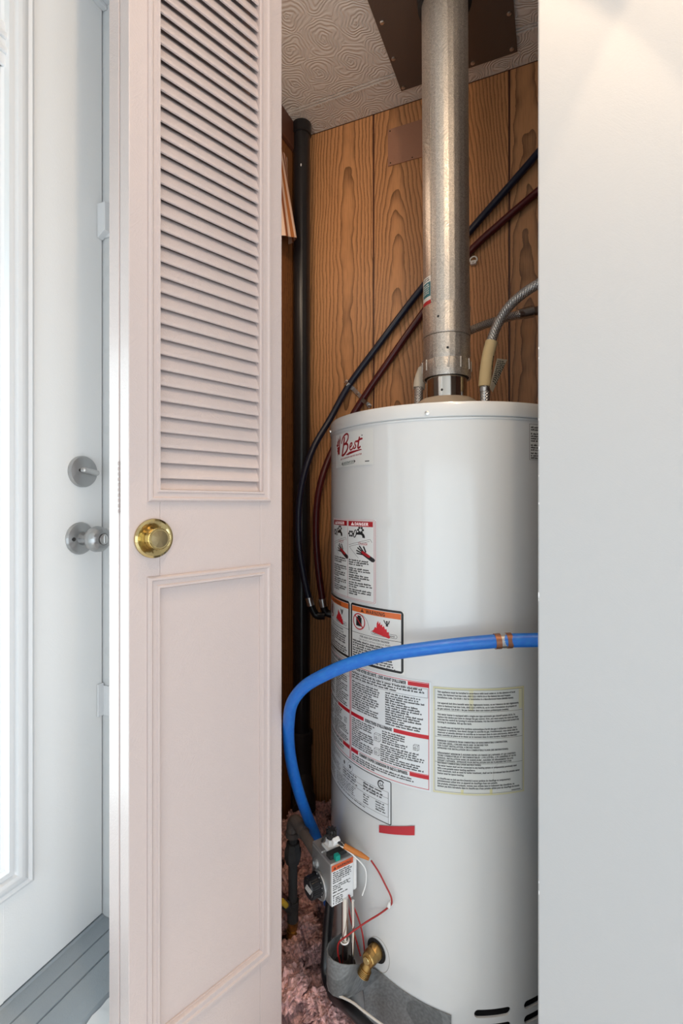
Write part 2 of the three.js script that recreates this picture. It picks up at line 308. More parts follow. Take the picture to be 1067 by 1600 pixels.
// knob and deadbolt
const dk = [XD, 0.928, -0.730], axisX = [1, 0, 0];
const knob2 = part(door2, 'door_knob', [lathe([[0.0, 0.0], [0.033, 0], [0.0335, 0.003], [0.031, 0.007], [0.024, 0.010], [0.014, 0.0115], [0.0125, 0.02], [0.0125, 0.03], [0.017, 0.034], [0.0235, 0.041], [0.0265, 0.050], [0.0255, 0.059], [0.021, 0.066], [0.0155, 0.069], [0.012, 0.069], [0.012, 0.066], [0, 0.066]], 56, dk, axisX)], M.satin, 'brushed steel door knob');
part(knob2, 'lock_button', [lathe([[0.0105, 0.066], [0.0105, 0.0705], [0.009, 0.0715], [0, 0.0715]], 32, dk, axisX), box(XD + 0.0712, XD + 0.0738, dk[1] - 0.008, dk[1] + 0.008, dk[2] - 0.0022, dk[2] + 0.0022, 0.0008)], M.steel);
part(knob2, 'screw', lathe([[0, 0.0095], [0.0042, 0.0095], [0.004, 0.0112], [0, 0.0118]], 20, [XD, dk[1] - 0.0005, dk[2] + 0.021], axisX), M.iron);
const db = [XD, 1.0668, -0.735];
const bolt = part(door2, 'deadbolt', lathe([[0, 0], [0.0325, 0], [0.0325, 0.006], [0.031, 0.009], [0.027, 0.0105], [0.022, 0.0125], [0.008, 0.0135], [0, 0.0135]], 56, db, axisX), M.satin, 'round brushed steel deadbolt');
{ const g = new RoundedBoxGeometry(0.016, 0.013, 0.040, 4, 0.006), p = g.attributes.position; for (let i = 0; i < p.count; i++) { const z = p.getZ(i), k = 0.55 + 0.45 * Math.min(1, Math.abs(z) / 0.02); p.setY(i, p.getY(i) * k); } g.computeVertexNormals(); g.rotateX(-0.16); g.translate(XD + 0.020, db[1], db[2] - 0.004); part(bolt, 'thumb_turn', g, M.steel); }
part(bolt, 'screw', lathe([[0, 0.0125], [0.003, 0.0125], [0.003, 0.0145], [0, 0.015]], 16, [XD, db[1] + 0.002, db[2] + 0.014], axisX), M.iron);
// brackets on the jamb, lapping the door's edge
{
  const o = thing('jamb_bracket', 'white wedge-shaped block on the door jamb, above the deadbolt', 'bracket', [XD, 1.576, -0.785]);
  const s = new THREE.Shape([[0, 0], [0.020, 0.012], [0.020, 0.070], [0, 0.070]].map(([a, b]) => new THREE.Vector2(a, b)));
  const g = new THREE.ExtrudeGeometry(s, { depth: 0.012, bevelEnabled: true, bevelSize: 0.0015, bevelThickness: 0.0015, bevelSegments: 2 }); g.translate(XD + 0.002, 1.576, -0.786);
  part(o, 'block', g, M.trimWhite); part(o, 'base_plate', box(XD + 0.001, XD + 0.045, 1.578, 1.645, -0.7885, -0.7855, 0.001), M.trimWhite);
  const q = thing('jamb_bracket', 'flat white plate on the door jamb, well below the steel knob', 'bracket', [XD, 0.54, -0.785]);
  part(q, 'plate', box(XD + 0.001, XD + 0.005, 0.540, 0.610, -0.7865, -0.772, 0.001), M.trimWhite); part(q, 'base_plate', box(XD + 0.001, XD + 0.045, 0.540, 0.604, -0.7885, -0.7855, 0.001), M.trimWhite);
}

/* ---------- folding louvred door ---------- */
const door1 = structure('door_1');
const lu = [0.355, 0.935], ln = [0.935, -0.355];                        // along the leaf, out of its face, as (x, f)
const Q0 = [-0.608, 0.577], LW = 0.305, TH = 0.0345;
const lm = basis([lu[0], 0, -lu[1]], [0, 1, 0], [ln[0], 0, -ln[1]], [Q0[0], 0, -Q0[1]]);          // (u, y, h)
const lb = (u0, u1, v0, v1, h0, h1, r = 0.0015) => box(u0, u1, v0, v1, h0, h1, r).applyMatrix4(lm);
const Y0 = -0.065, Y1 = 2.275;
part(door1, 'stile', lb(0, 0.0515, Y0, Y1, -TH, 0, 0.002), M.leaf); part(door1, 'stile', lb(0.2512, LW, Y0, Y1, -TH, 0, 0.002), M.leaf);
part(door1, 'rail', lb(0.051, 0.2517, 0.862, 1.0215, -TH, 0, 0.0008), M.leaf); part(door1, 'rail', lb(0.051, 0.2517, Y0, 0.142, -TH, 0), M.leaf); part(door1, 'rail', lb(0.051, 0.2517, 1.99, Y1, -TH, 0), M.leaf);
part(door1, 'panel', lb(0.051, 0.2517, 0.141, 0.863, -TH + 0.004, -0.0035, 0.0005), M.leaf);
const mould = [[0, -0.0005], [0.0005, 0.0035], [0.003, 0.0065], [0.006, 0.0065], [0.0085, 0.0035], [0.0145, 0.0028], [0.0165, 0.0055], [0.0195, 0.0055], [0.0215, 0.002], [0.022, -0.004]];
part(door1, 'panel_moulding', frameSweep(0.0285, 0.119, 0.2742, 0.883, mould, lm), M.leaf);
part(door1, 'louvre_moulding', frameSweep(0.0295, 1.003, 0.2748, 2.02, mould.map(([a, b]) => [a, b - (a > 0.021 ? 0.012 : 0)]), lm), M.leaf);
{
  const s = new THREE.Shape(), w = 0.0330, t = 0.0058;                  // slat section: long lens with rounded edges
  s.absellipse(0, 0, w / 2, t / 2, 0, Math.PI * 2);
  const pts = []; for (let k = 0; k < 24; k++) { const a = k / 24 * Math.PI * 2, cx = Math.cos(a), sy = Math.sin(a); pts.push(new THREE.Vector2(Math.sign(cx) * Math.pow(Math.abs(cx), 0.75) * w / 2, Math.sign(sy) * Math.pow(Math.abs(sy), 0.6) * t / 2)); }
  const g = new THREE.ExtrudeGeometry(new THREE.Shape(pts), { depth: 0.2012, bevelEnabled: false });
  g.rotateZ(Math.PI / 2);                                               // long axis upright (y), thickness in x; length along z
  g.rotateZ(-0.42);                                                    // lean
  g.rotateY(Math.PI / 2);                                               // length along u
  g.translate(0.051, 0, 0);
  const gg = toCreasedNormals(clean(g), 0.7); gg.applyMatrix4(new THREE.Matrix4().extractRotation(lm));
  const base = 1.0418 + 0.0148 - 0.02554, pitch = 0.02554;
  for (let k = 0; k < 40; k++) {
    const y = base + (k - 0.0) * pitch + 0.0005 * (rnd() - 0.5); if (y > 1.985) break;
    const m = new THREE.Mesh(gg, M.leaf); m.name = 'slat'; m.castShadow = m.receiveShadow = true; m.userData = {};
    const p = V(0, y, -0.012).applyMatrix4(lm); m.position.copy(p); m.rotation.x = 0; door1.add(m);
  }
}
// the other leaf, folded behind
{
  const a = 4 * D2R, c = Math.cos(a), s2 = Math.sin(a);
  const u2 = [lu[0] * c - lu[1] * s2, lu[1] * c + lu[0] * s2], n2 = [ln[0] * c - ln[1] * s2, ln[1] * c + ln[0] * s2];
  const o = V(-0.0005, 0, -TH - 0.0025).applyMatrix4(lm);
  const m2 = basis([u2[0], 0, -u2[1]], [0, 1, 0], [n2[0], 0, -n2[1]], [o.x, 0, o.z]);
  part(door1, 'folded_leaf', [box(0, 0.052, Y0, Y1, -TH, 0, 0.002).applyMatrix4(m2), box(0.052, LW - 0.005, Y0, 0.9, -TH + 0.006, -0.006).applyMatrix4(m2), box(0.052, LW - 0.005, 0.9, 1.02, -TH, 0).applyMatrix4(m2), box(0.052, LW - 0.055, 1.02, Y1, -TH + 0.010, -0.010).applyMatrix4(m2), box(LW - 0.056, LW - 0.005, Y0, Y1, -TH, 0, 0.002).applyMatrix4(m2)], M.leaf);
  const k = []; for (let i = 0; i < 10; i++) k.push(rod(V(-0.001, 0.985 + i * 0.0085, -TH - 0.0013).applyMatrix4(lm), V(-0.001, 0.991 + i * 0.0085, -TH - 0.0013).applyMatrix4(lm), 0.0019, 10));
  part(door1, 'hinge', k, M.leaf);
}
{
  const at = V(0.0393, 0.9442, 0).applyMatrix4(lm), dir = [ln[0], 0, -ln[1]];
  const kn = part(door1, 'door_knob', lathe([[0, 0], [0.0315, 0], [0.032, 0.002], [0.0315, 0.0045], [0.028, 0.0062], [0.0235, 0.0055], [0.019, 0.0035], [0.0155, 0.0035], [0.013, 0.008], [0.0135, 0.013], [0.0165, 0.0165], [0.0175, 0.019], [0.017, 0.0215], [0.0155, 0.023], [0.014, 0.0232], [0, 0.0228]], 64, [at.x, at.y, at.z], dir), M.brass, 'brass door knob on a dished rosette');
  part(kn, 'knob_face', lathe([[0, 0.0242], [0.0125, 0.0238], [0.0138, 0.0231]], 40, [at.x, at.y, at.z], dir), M.tarnish);
  const teeth = []; for (let i = 0; i < 40; i++) { const a = i / 40 * Math.PI * 2; const g = new THREE.BoxGeometry(0.0014, 0.0014, 0.005); g.translate(0.0168 * Math.cos(a), 0.0168 * Math.sin(a), 0.0205); g.applyMatrix4(basis([lu[0], 0, -lu[1]], [0, 1, 0], dir, [at.x, at.y, at.z])); teeth.push(g); }
  part(kn, 'knurling', teeth, M.brass);
}

/* ---------- water heater ---------- */
const wh = thing('water_heater', 'tall white cylindrical gas water heater covered in warning stickers', 'water heater', [AX, YF, -AF]);
const ring = (phi, r, y) => { const a = phi * D2R; return V(AX + r * Math.sin(a), y, -AF + r * Math.cos(a)); };
const tangentFrame = (phi, r, y) => { const a = phi * D2R, s = Math.sin(a), c = Math.cos(a); return basis([c, 0, -s], [0, 1, 0], [s, 0, c], [AX + r * s, y, -AF + r * c]); };
function patch(p0, p1, y0, y1, r, n = 48, rad = 0) {                     // curved sheet on the jacket
  const pos = [], uv = [], nor = [], idx = [], my = 2;
  for (let j = 0; j <= my; j++) for (let i = 0; i <= n; i++) { const p = p0 + (p1 - p0) * i / n, y = y0 + (y1 - y0) * j / my, v = ring(p, r, y); pos.push(v.x, v.y, v.z); nor.push(Math.sin(p * D2R), 0, Math.cos(p * D2R)); uv.push(i / n, j / my); }
  for (let j = 0; j < my; j++) for (let i = 0; i < n; i++) { const a = j * (n + 1) + i; idx.push(a, a + 1, a + n + 2, a, a + n + 2, a + n + 1); }
  const g = new THREE.BufferGeometry(); g.setAttribute('position', new THREE.Float32BufferAttribute(pos, 3)); g.setAttribute('normal', new THREE.Float32BufferAttribute(nor, 3)); g.setAttribute('uv', new THREE.Float32BufferAttribute(uv, 2)); g.setIndex(idx); return g;
}
// jacket: lower band with real slots and a cut-out for the burner door
const band = (() => {
  const y0 = YF, y1 = 0.115, ev = new Evaluator(); ev.attributes = ['position', 'normal', 'uv']; ev.useGroups = false;
  const mk = (g) => { const b = new Brush(g); b.updateMatrixWorld(); return b; };
  const cyl = (r, a, b) => { const g = new THREE.CylinderGeometry(r, r, b - a, 180, 1); g.translate(AX, (a + b) / 2, -AF); return g; };
  let b = ev.evaluate(mk(cyl(R, y0, y1)), mk(cyl(R - 0.004, y0 - 0.01, y1 + 0.01)), SUBTRACTION);
  const cut = (phi, w, yc, h) => { const s = new THREE.Shape(), r = h / 2; s.moveTo(-w / 2 + r, -r); s.lineTo(w / 2 - r, -r); s.absarc(w / 2 - r, 0, r, -Math.PI / 2, Math.PI / 2, false); s.lineTo(-w / 2 + r, r); s.absarc(-w / 2 + r, 0, r, Math.PI / 2, 1.5 * Math.PI, false); const g = new THREE.ExtrudeGeometry(s, { depth: 0.06, bevelEnabled: false, curveSegments: 8 }); g.translate(0, 0, -0.03); g.applyMatrix4(tangentFrame(phi, R, yc)); return g; };
  for (let k = 0; k < 4; k++) for (const y of [0.056, 0.0285, 0.001, -0.0265]) b = ev.evaluate(b, mk(cut(28.8 + 20.4 * k, 0.070, y, 0.0155)), SUBTRACTION);
  return clean(b.geometry);
})();
const bodyG = new THREE.CylinderGeometry(R, R, 1.161 - 0.115, 180, 1, true); bodyG.translate(AX, (1.161 + 0.115) / 2, -AF);
part(wh, 'jacket', [band, bodyG], M.tank);
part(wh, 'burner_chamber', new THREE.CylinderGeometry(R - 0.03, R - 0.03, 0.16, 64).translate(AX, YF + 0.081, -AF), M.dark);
const lid = part(wh, 'lid', [lathe([[R - 0.006, 1.1615], [R + 0.0005, 1.1615], [R + 0.0022, 1.1635], [R + 0.0022, 1.185], [R - 0.001, 1.190], [R - 0.006, 1.1915], [0, 1.2]], 180, [AX, 0, -AF])], M.tank);
part(wh, 'lid_seam', lathe([[R + 0.0006, 1.157], [R + 0.0012, 1.159], [R + 0.0012, 1.1608], [R - 0.004, 1.1612]], 180, [AX, 0, -AF]), M.tank);
const screwOn = (parent, phi, r, y, s, mat = M.chrome) => part(parent, 'screw', [lathe([[0, 0], [s, 0], [s * 0.95, s * 0.35], [s * 0.6, s * 0.62], [0, s * 0.7]], 20, ring(phi, r, y).toArray(), [Math.sin(phi * D2R), 0, Math.cos(phi * D2R)]), (() => { const g = new THREE.BoxGeometry(s * 1.1, s * 0.24, s * 0.3); g.translate(0, 0, s * 0.62); g.rotateZ(0.5); g.applyMatrix4(tangentFrame(phi, r, y)); return g; })()], mat);
for (const p of [3.9, -61.5, 75, -130, 150]) screwOn(lid, p, R + 0.0022, 1.170, 0.0042);
part(wh, 'flue_dome', lathe([[0.10, 1.198], [0.085, 1.215], [0.070, 1.243], [0.060, 1.2495], [0.045, 1.251]], 48, [AX, 0, -AF]), std(lin(0.50, 0.40, 0.30), 0.5, 0.2));

// stickers
const INK = '#1a1a1c', PAPER = '#cfd0cf';
function lines(x, X, Y, w, n, lh, s, o = {}) {                          // lines too small to read: words as dashes
  let q = s * 7919 + 13; const r = () => { q = (q * 1103515245 + 12345) & 0x7fffffff; return q / 0x7fffffff; };
  x.fillStyle = o.ink || INK; const hgt = lh * (o.k || 0.52);
  for (let i = 0; i < n; i++) {
    let p = X, end = X + w * (o.last && (i + 1) % o.last === 0 ? 0.35 + 0.4 * r() : 0.86 + 0.14 * r());
    while (p < end - lh * 0.5) { const L = Math.min(end - p, lh * (0.5 + 2.4 * r())); for (let c = p; c < p + L - 1; c += lh * 0.36) { const t = r() < 0.3 ? 0.22 * lh : 0; x.fillRect(c, Y + i * lh - t, lh * 0.27, hgt + t); } x.fillRect(p, Y + i * lh + hgt * 0.35, L, hgt * 0.3); p += L + lh * 0.42; }
  }
}
function text(x, s, X, Y, size, o = {}) { x.font = `${o.style || ''} ${size}px ${o.font || 'sans-serif'}`.trim(); x.fillStyle = o.ink || INK; x.textAlign = o.align || 'left'; x.textBaseline = 'alphabetic'; const w = x.measureText(s).width; if (o.fit) { x.save(); x.translate(X, Y); x.scale(o.fit / w, 1); x.fillText(s, 0, 0); if (o.heavy) { x.lineWidth = o.heavy; x.strokeStyle = x.fillStyle; x.lineJoin = 'round'; x.strokeText(s, 0, 0); } x.restore(); } else x.fillText(s, X, Y); }
function rr(x, X, Y, w, h, r) { x.beginPath(); x.moveTo(X + r, Y); x.arcTo(X + w, Y, X + w, Y + h, r); x.arcTo(X + w, Y + h, X, Y + h, r); x.arcTo(X, Y + h, X, Y, r); x.arcTo(X, Y, X + w, Y, r); x.closePath(); }
function poly(x, pts, fill) { x.beginPath(); pts.forEach(([a, b], i) => i ? x.lineTo(a, b) : x.moveTo(a, b)); x.closePath(); x.fillStyle = fill; x.fill(); }
function alertSign(x, X, Y, s, fill, mark) { poly(x, [[X, Y + s], [X + s * 0.58, Y], [X + s * 1.16, Y + s]], fill); x.fillStyle = mark; x.fillRect(X + s * 0.52, Y + s * 0.34, s * 0.13, s * 0.34); x.fillRect(X + s * 0.52, Y + s * 0.76, s * 0.13, s * 0.12); }
const sticker = (name, p0, p1, y0, y1, tex, rough = 0.35, lift = 0.0007) => part(wh, name, patch(p0, p1, y0, y1, R + lift), std(0xffffff, rough, 0, { map: tex }));

// brand sticker
sticker('brand_sticker', -48.8, -19.6, 1.079, 1.152, canvas(900, 464, (x, w, h) => {
  x.fillStyle = '#c9c9c6'; x.fillRect(0, 0, w, h);
  const red = '#86121d';
  // leaf cut by a white figure one
  x.save(); x.translate(150, 150); x.scale(1.4, 1.45); x.rotate(0.05);
  poly(x, [[-78, 20], [-95, -8], [-68, -8], [-74, -48], [-50, -30], [-40, -74], [-16, -38], [4, -98], [20, -30], [12, 30], [8, 80], [-10, 96], [-34, 84], [-48, 108], [-52, 66], [-72, 62], [-58, 40]], red);
  x.strokeStyle = '#c9c9c6'; x.lineWidth = 7; x.beginPath(); x.moveTo(-86, 22); x.lineTo(-14, 8); x.stroke(); x.beginPath(); x.moveTo(-44, -34); x.lineTo(-32, 0); x.moveTo(-4, -42); x.lineTo(-14, 4); x.stroke();
  x.lineWidth = 10; x.beginPath(); x.moveTo(26, -62); x.quadraticCurveTo(0, 40, 12, 132); x.stroke(); x.restore();
  // script word: Best
  x.strokeStyle = red; x.lineCap = x.lineJoin = 'round';
  const st = (lw, ...p) => { x.lineWidth = lw * 1.3; x.beginPath(); x.moveTo(p[0], p[1]); for (let i = 2; i < p.length; i += 6) x.bezierCurveTo(...p.slice(i, i + 6)); x.stroke(); };
  st(26, 300, 70, 280, 150, 258, 210, 236, 292);
  st(20, 214, 128, 230, 40, 380, -16, 402, 46, 416, 96, 350, 146, 292, 156);
  st(24, 292, 156, 400, 132, 420, 200, 356, 252, 310, 290, 262, 310, 226, 300);
  st(16, 440, 212, 500, 196, 508, 150, 476, 156, 436, 164, 424, 256, 474, 246, 500, 240, 520, 222, 532, 204);
  st(16, 586, 140, 552, 150, 548, 176, 566, 190, 588, 210, 574, 236, 534, 234);
  st(20, 650, 100, 634, 160, 622, 200, 620, 226, 624, 246, 648, 236, 664, 222); st(20, 600, 150, 630, 138, 668, 118, 700, 120);
  poly(x, [[330, 306], [440, 268], [680, 252], [700, 264], [560, 284], [400, 310]], red);
  x.save(); x.translate(178, 366); x.rotate(-0.075); text(x, 'BEST CANADIAN WATER HEATER', 0, 0, 30, { ink: red, style: 'bold', fit: 520 }); x.restore();
  x.save(); x.translate(250, 432); x.rotate(-0.05); poly(x, [[-34, -12], [-4, -42], [2, -12], [-4, 12]], INK); poly(x, [[286, -36], [322, -14], [292, 10]], INK); text(x, 'GREENFOX', 6, 0, 44, { ink: '#27413c', style: 'bold', fit: 276 }); x.fillStyle = '#27413c'; x.fillRect(0, 8, 286, 5); x.restore();
  x.fillStyle = INK; x.fillRect(755, 412, 76, 12); x.beginPath(); x.arc(700, 76, 9, 0, 7); x.fill();
}));
// scald danger sticker, two panels
const danger = (x, X, W, word, hot) => {
  x.fillStyle = '#9c1420'; x.fillRect(X, 22, W, 52); alertSign(x, X + W * 0.12, 30, 34, '#fff', '#9c1420'); text(x, word, X + W * 0.29, 64, 42, { ink: '#fff', style: 'bold', fit: W * 0.55 });
  const s = W / 210;                                                     // tap
  x.strokeStyle = x.fillStyle = INK; x.lineWidth = 24; x.lineCap = 'butt'; x.beginPath(); x.moveTo(X + 74 * s, 146); x.lineTo(X + 112 * s, 144); x.quadraticCurveTo(X + 142 * s, 146, X + 140 * s, 186); x.stroke();
  x.lineWidth = 9; x.beginPath(); x.ellipse(X + 66 * s, 148, 11 * s, 38, 0.2, 0, 7); x.stroke();
  for (const [a, b] of [[26, 152], [114, 108]]) for (let k = 0; k < 6; k++) { x.beginPath(); x.arc(X + a * s + 20 * s * Math.cos(k * 1.05), b + 24 * Math.sin(k * 1.05), 11, 0, 7); x.fill(); }
  x.strokeStyle = '#555'; x.lineWidth = 3; x.beginPath(); x.moveTo(X + 4, 268); x.lineTo(X + 190 * s, 196); x.lineTo(X + 204 * s, 226); x.moveTo(X + 10, 286); x.lineTo(X + 186 * s, 216); x.moveTo(X + 14, 290); x.lineTo(X + 96 * s, 392); x.stroke();
  text(x, hot, X + 96 * s, 258, 38, { ink: '#9c1420', fit: 74 * s });
  x.strokeStyle = INK; x.lineCap = 'round'; for (const [a, b, c, d, l] of [[82, 318, 130, 340, 13], [92, 290, 134, 330, 13], [106, 272, 140, 326, 13], [140, 274, 156, 322, 13], [84, 346, 134, 352, 13], [134, 336, 208, 398, 40]]) { x.lineWidth = l; x.beginPath(); x.moveTo(X + a * s, b); x.lineTo(X + c * s, d); x.stroke(); }
  x.strokeStyle = '#9c1420'; x.lineWidth = 26; x.beginPath(); x.moveTo(X + 132 * s, 330); x.lineTo(X + 180 * s, 366); x.stroke();
  for (const [k, y] of [[3, 416], [3, 500], [3, 570], [3, 644], [3, 716]]) lines(x, X + 6, y, W - 14, k, 22, k + y + W, { last: 3 });
};
sticker('danger_sticker', -53.5, -18.1, 0.7985, 0.968, canvas(560, 830, (x, w, h) => {
  x.fillStyle = PAPER; x.fillRect(0, 0, w, h); x.strokeStyle = '#b0777c'; x.lineWidth = 4; rr(x, 6, 6, w - 12, h - 12, 20); x.stroke(); rr(x, 18, 18, w - 36, h - 36, 8); x.stroke();
  danger(x, 22, 242, 'DANGER', 'HOT'); danger(x, 284, 248, 'DANGER', 'Chaude'); x.strokeStyle = '#9c6065'; x.lineWidth = 4; x.beginPath(); x.moveTo(274, 20); x.lineTo(274, h - 20); x.stroke();
}));
// fire warning sticker
const flames = (x, X, Y, s) => { poly(x, [[0, 100], [18, 84], [30, 60], [44, 66], [46, 30], [60, 8], [62, 34], [76, 14], [78, 40], [92, 30], [96, 52], [108, 40], [118, 66], [128, 58], [134, 84], [148, 80], [150, 104], [160, 118], [150, 130]].map(([a, b]) => [X + a * s, Y + b * s]), '#c01b28'); x.strokeStyle = INK; x.lineWidth = 8 * s; x.lineCap = 'round'; x.beginPath(); x.moveTo(X + 108 * s, Y - 2 * s); x.lineTo(X + 122 * s, Y + 20 * s); x.lineTo(X + 146 * s, Y + 18 * s); x.lineTo(X + 152 * s, Y - 2 * s); x.stroke(); x.fillStyle = INK; x.beginPath(); x.arc(X + 132 * s, Y + 6 * s, 8 * s, 0, 7); x.fill(); x.fillRect(X + 124 * s, Y + 18 * s, 18 * s, 22 * s); };
const fire = (x, X, W, H, word, left) => {
  x.fillStyle = INK; rr(x, X, 0, W, H, 34); x.fill(); x.fillStyle = PAPER; x.fillRect(X + 22, 22, W - 44, H - 44);
  x.fillStyle = '#c8622c'; x.fillRect(X + 24, 26, W - 48, 54); alertSign(x, X + W * 0.24, 34, 36, INK, '#c8622c'); text(x, word, X + W * 0.35, 72, 46, { style: 'bold', fit: W * 0.36 });
  const cx = X + W * 0.20, s = W / 420; x.fillStyle = INK; x.fillRect(cx - 26 * s, 130, 52 * s, 88); x.fillRect(cx - 12 * s, 112, 30 * s, 20); x.strokeStyle = '#b0202a'; x.lineWidth = 12; x.beginPath(); x.ellipse(cx, 172, 54 * s, 76, 0, 0, 7); x.stroke(); x.beginPath(); x.moveTo(cx - 38 * s, 116); x.lineTo(cx + 38 * s, 228); x.stroke();
  x.strokeStyle = '#666'; x.lineWidth = 4; rr(x, X + W * 0.46, 230, W * 0.44, 34, 16); x.stroke(); text(x, 'Flammable Vapors', X + W * 0.48, 256, 26, { style: 'italic bold', fit: W * 0.38 }); x.beginPath(); x.moveTo(cx + 20 * s, 100); x.quadraticCurveTo(X + W * 0.40, 110, X + W * 0.42, 230); x.stroke();
  flames(x, X + W * 0.47, 112, 0.85 * s);
  x.fillStyle = INK; x.fillRect(X + 22, 286, W - 44, 4); text(x, 'FIRE AND EXPLOSION HAZARD', X + W * 0.22, 322, 27, { style: 'bold', fit: W * 0.56 }); text(x, 'Can result in serious injury or death', X + W * 0.2, 350, 25, { fit: W * 0.6 });
  lines(x, X + 34, 366, W - 74, 9, 24, 31 + W, { last: 5 });
};
sticker('warning_sticker', -62, -5.2, 0.671, 0.793, canvas(1240, 590, (x, w, h) => { x.fillStyle = '#cfcfca'; x.fillRect(0, 0, w, h); fire(x, 10, 590, 582, 'WARNING'); fire(x, 618, 614, 582, 'WARNING'); }));
// lighting instructions with red rules
const BAR = '#b01826';
sticker('instruction_sticker', -62, 5.3, 0.4585, 0.6655, canvas(1536, 980, (x, w, h) => {
  x.fillStyle = '#ccced0'; x.fillRect(0, 0, w, h);
  const sheet = (X, W, t1, t2, t3, t4) => {
    x.strokeStyle = BAR; x.lineWidth = 5; x.strokeRect(X, 14, W, 946);
    const head = (y, b0, b1, s, size = 40) => { x.fillStyle = BAR; x.fillRect(X, y, W * b0, 36); x.fillRect(X + W * b1, y, W * (1 - b1), 36); text(x, s, X + W * (b0 + 0.02), y + 33, size, { style: 'bold', heavy: 3, fit: W * (b1 - b0 - 0.04) }); };
    head(20, 0.07, 0.78, t1);
    lines(x, X + 16, 76, W - 40, 3, 24, 5 + W, { last: 3 }); x.strokeStyle = '#555'; x.lineWidth = 3; x.strokeRect(X + 8, 68, W - 18, 80);
    lines(x, X + 16, 164, W * 0.44, 13, 22, 11 + W, { last: 5 }); lines(x, X + W * 0.52, 164, W * 0.44, 14, 22, 17 + W, { last: 4 });
    head(478, 0.22, 0.62, t2);
    lines(x, X + 16, 530, W * 0.36, 14, 20.5, 23 + W, { last: 5 }); lines(x, X + W * 0.48, 532, W * 0.30, 6, 20.5, 29 + W, { last: 4 }); lines(x, X + W * 0.46, 662, W * 0.5, 8, 20.5, 37 + W, { last: 5 });
    const ctl = (cx, cy, s) => { x.strokeStyle = '#333'; x.lineWidth = 3; x.strokeRect(cx, cy, 56 * s, 60 * s); x.beginPath(); x.moveTo(cx, cy); x.lineTo(cx + 16 * s, cy - 16 * s); x.lineTo(cx + 74 * s, cy - 16 * s); x.lineTo(cx + 56 * s, cy); x.moveTo(cx + 74 * s, cy - 16 * s); x.lineTo(cx + 74 * s, cy + 46 * s); x.lineTo(cx + 56 * s, cy + 60 * s); x.stroke(); x.beginPath(); x.arc(cx + 24 * s, cy + 34 * s, 17 * s, 0, 7); x.stroke(); x.fillStyle = '#333'; x.beginPath(); x.arc(cx + 24 * s, cy + 34 * s, 7 * s, 0, 7); x.fill(); };
    ctl(X + W * 0.375, 590, 1); ctl(X + W * 0.375, 728, 0.9); ctl(X + W * 0.84, 590, 0.7);
    head(836, 0.13, 0.80, t3, 36); lines(x, X + 16, 892, W * 0.9, 3, 21, 41 + W, { last: 3 }); x.fillStyle = BAR; x.fillRect(X, 830, W, 4);
  };
  sheet(-60, 688, 'FOR YOUR SAFETY READ BEFORE LIGHTING', 'LIGHTING INSTRUCTIONS', 'TO TURN OFF GAS TO APPLIANCE');
  sheet(652, 866, 'POUR VOTRE SÉCURITÉ, LISEZ AVANT D’ALLUMER', 'DIRECTIVES D’ALLUMAGE', 'COMMENT COUPER L’ADMISSION DE GAZ À L’APPAREIL');
  x.fillStyle = '#caa3a6'; x.fillRect(632, 14, 16, 946);
}));
// notice sticker with a yellowed edge
const NOTICE = [['This appliance must be installed in accordance with local codes or, in the absence of local', 'codes, the National Fuel Gas Code, ANSI Z223.1/NFPA 54 or the Natural Gas and Propane', 'Installation Code, CSA B149.1. Not for installation in a Manufactured Home (Mobile Home).', '', 'Cet appareil doit être installé selon les règlements locaux, ou en l’absence de tels règlements,', 'selon le National Fuel Gas Code, ANSI Z223.1/NFPA 54, ou le Code d’installation du propane et', 'du gaz naturel, CSA B149.1. Ne pas installer dans une maison préfabriquée (mobile).'],
  ['This water heater is equipped with a single-use type automatic gas shutoff system (ECO). To', 'replace this device you have to change the gas control. First, you must empty the tank and then', 'unscrew the control by turning it counterclockwise. Put the new control in place and screw it by', 'turning it clockwise. Fill up the tank.', '', 'Ce chauffe-eau est équipé d’un système automatique d’arrêt des gaz à utilisation simple. Pour', 'remplacer ce système, vous devez changer le contrôle du gaz. Premièrement, vous devez vider le', 'réservoir et ensuite dévisser le contrôle en le tournant dans le sens anti-horaire. Mettre un nou-', 'veau contrôle en place et le visser en le tournant dans le sens horaire. Remplir le réservoir.'],
  ['MINIMUM CLEARANCES FROM COMBUSTIBLE OR NONCOMBUSTIBLE CONSTRUCTION,', '2 INCHES SIDES, 2 INCHES BACK AND 18 INCHES TOP.', 'FOR CLOSET INSTALLATION, 6 INCHES FRONT.', 'APPROVED FOR INSTALLATION ON A COMBUSTIBLE FLOOR (SEE INSTRUCTIONS).', '', 'DÉGAGEMENT MINIMUM À ASSURER ENTRE LES PAROIS DE L’APPAREIL ET LES CONSTRUC-', 'TIONS COMBUSTIBLES ET INCOMBUSTIBLES : 2 PO (CÔTÉS), 2 PO (ARRIÈRE) ET 18 PO', '(DESSUS). INSTALLATION DANS UN GARDE-ROBE : ASSURER UN DÉGAGEMENT DE 6 PO', 'DEVANT L’APPAREIL. APPROUVÉ POUR INSTALLATION SUR UN PLANCHER FAIT D’UN', 'MATÉRIAU COMBUSTIBLE (VOIR INSTRUCTIONS).'],
  ['The water heater shall not be connected to any heating system or component(s) previously used', 'with a non-potable water heating appliance.', 'Toxic chemicals, such as used for boiler treatment, shall not be introduced into the potable water', 'heater used for space heating.', '', 'Le chauffe-eau ne doit pas être branché à aucun système de chauffage ou composante(s)', 'précédemment utilisé avec un appareil de chauffage d’eau non potable.', 'Des produits chimiques toxiques, comme ceux utilisés dans le traitement des chaudières, ne', 'doivent pas être introduits dans le chauffe-eau d’eau potable utilisé pour du chauffage de locaux.']];
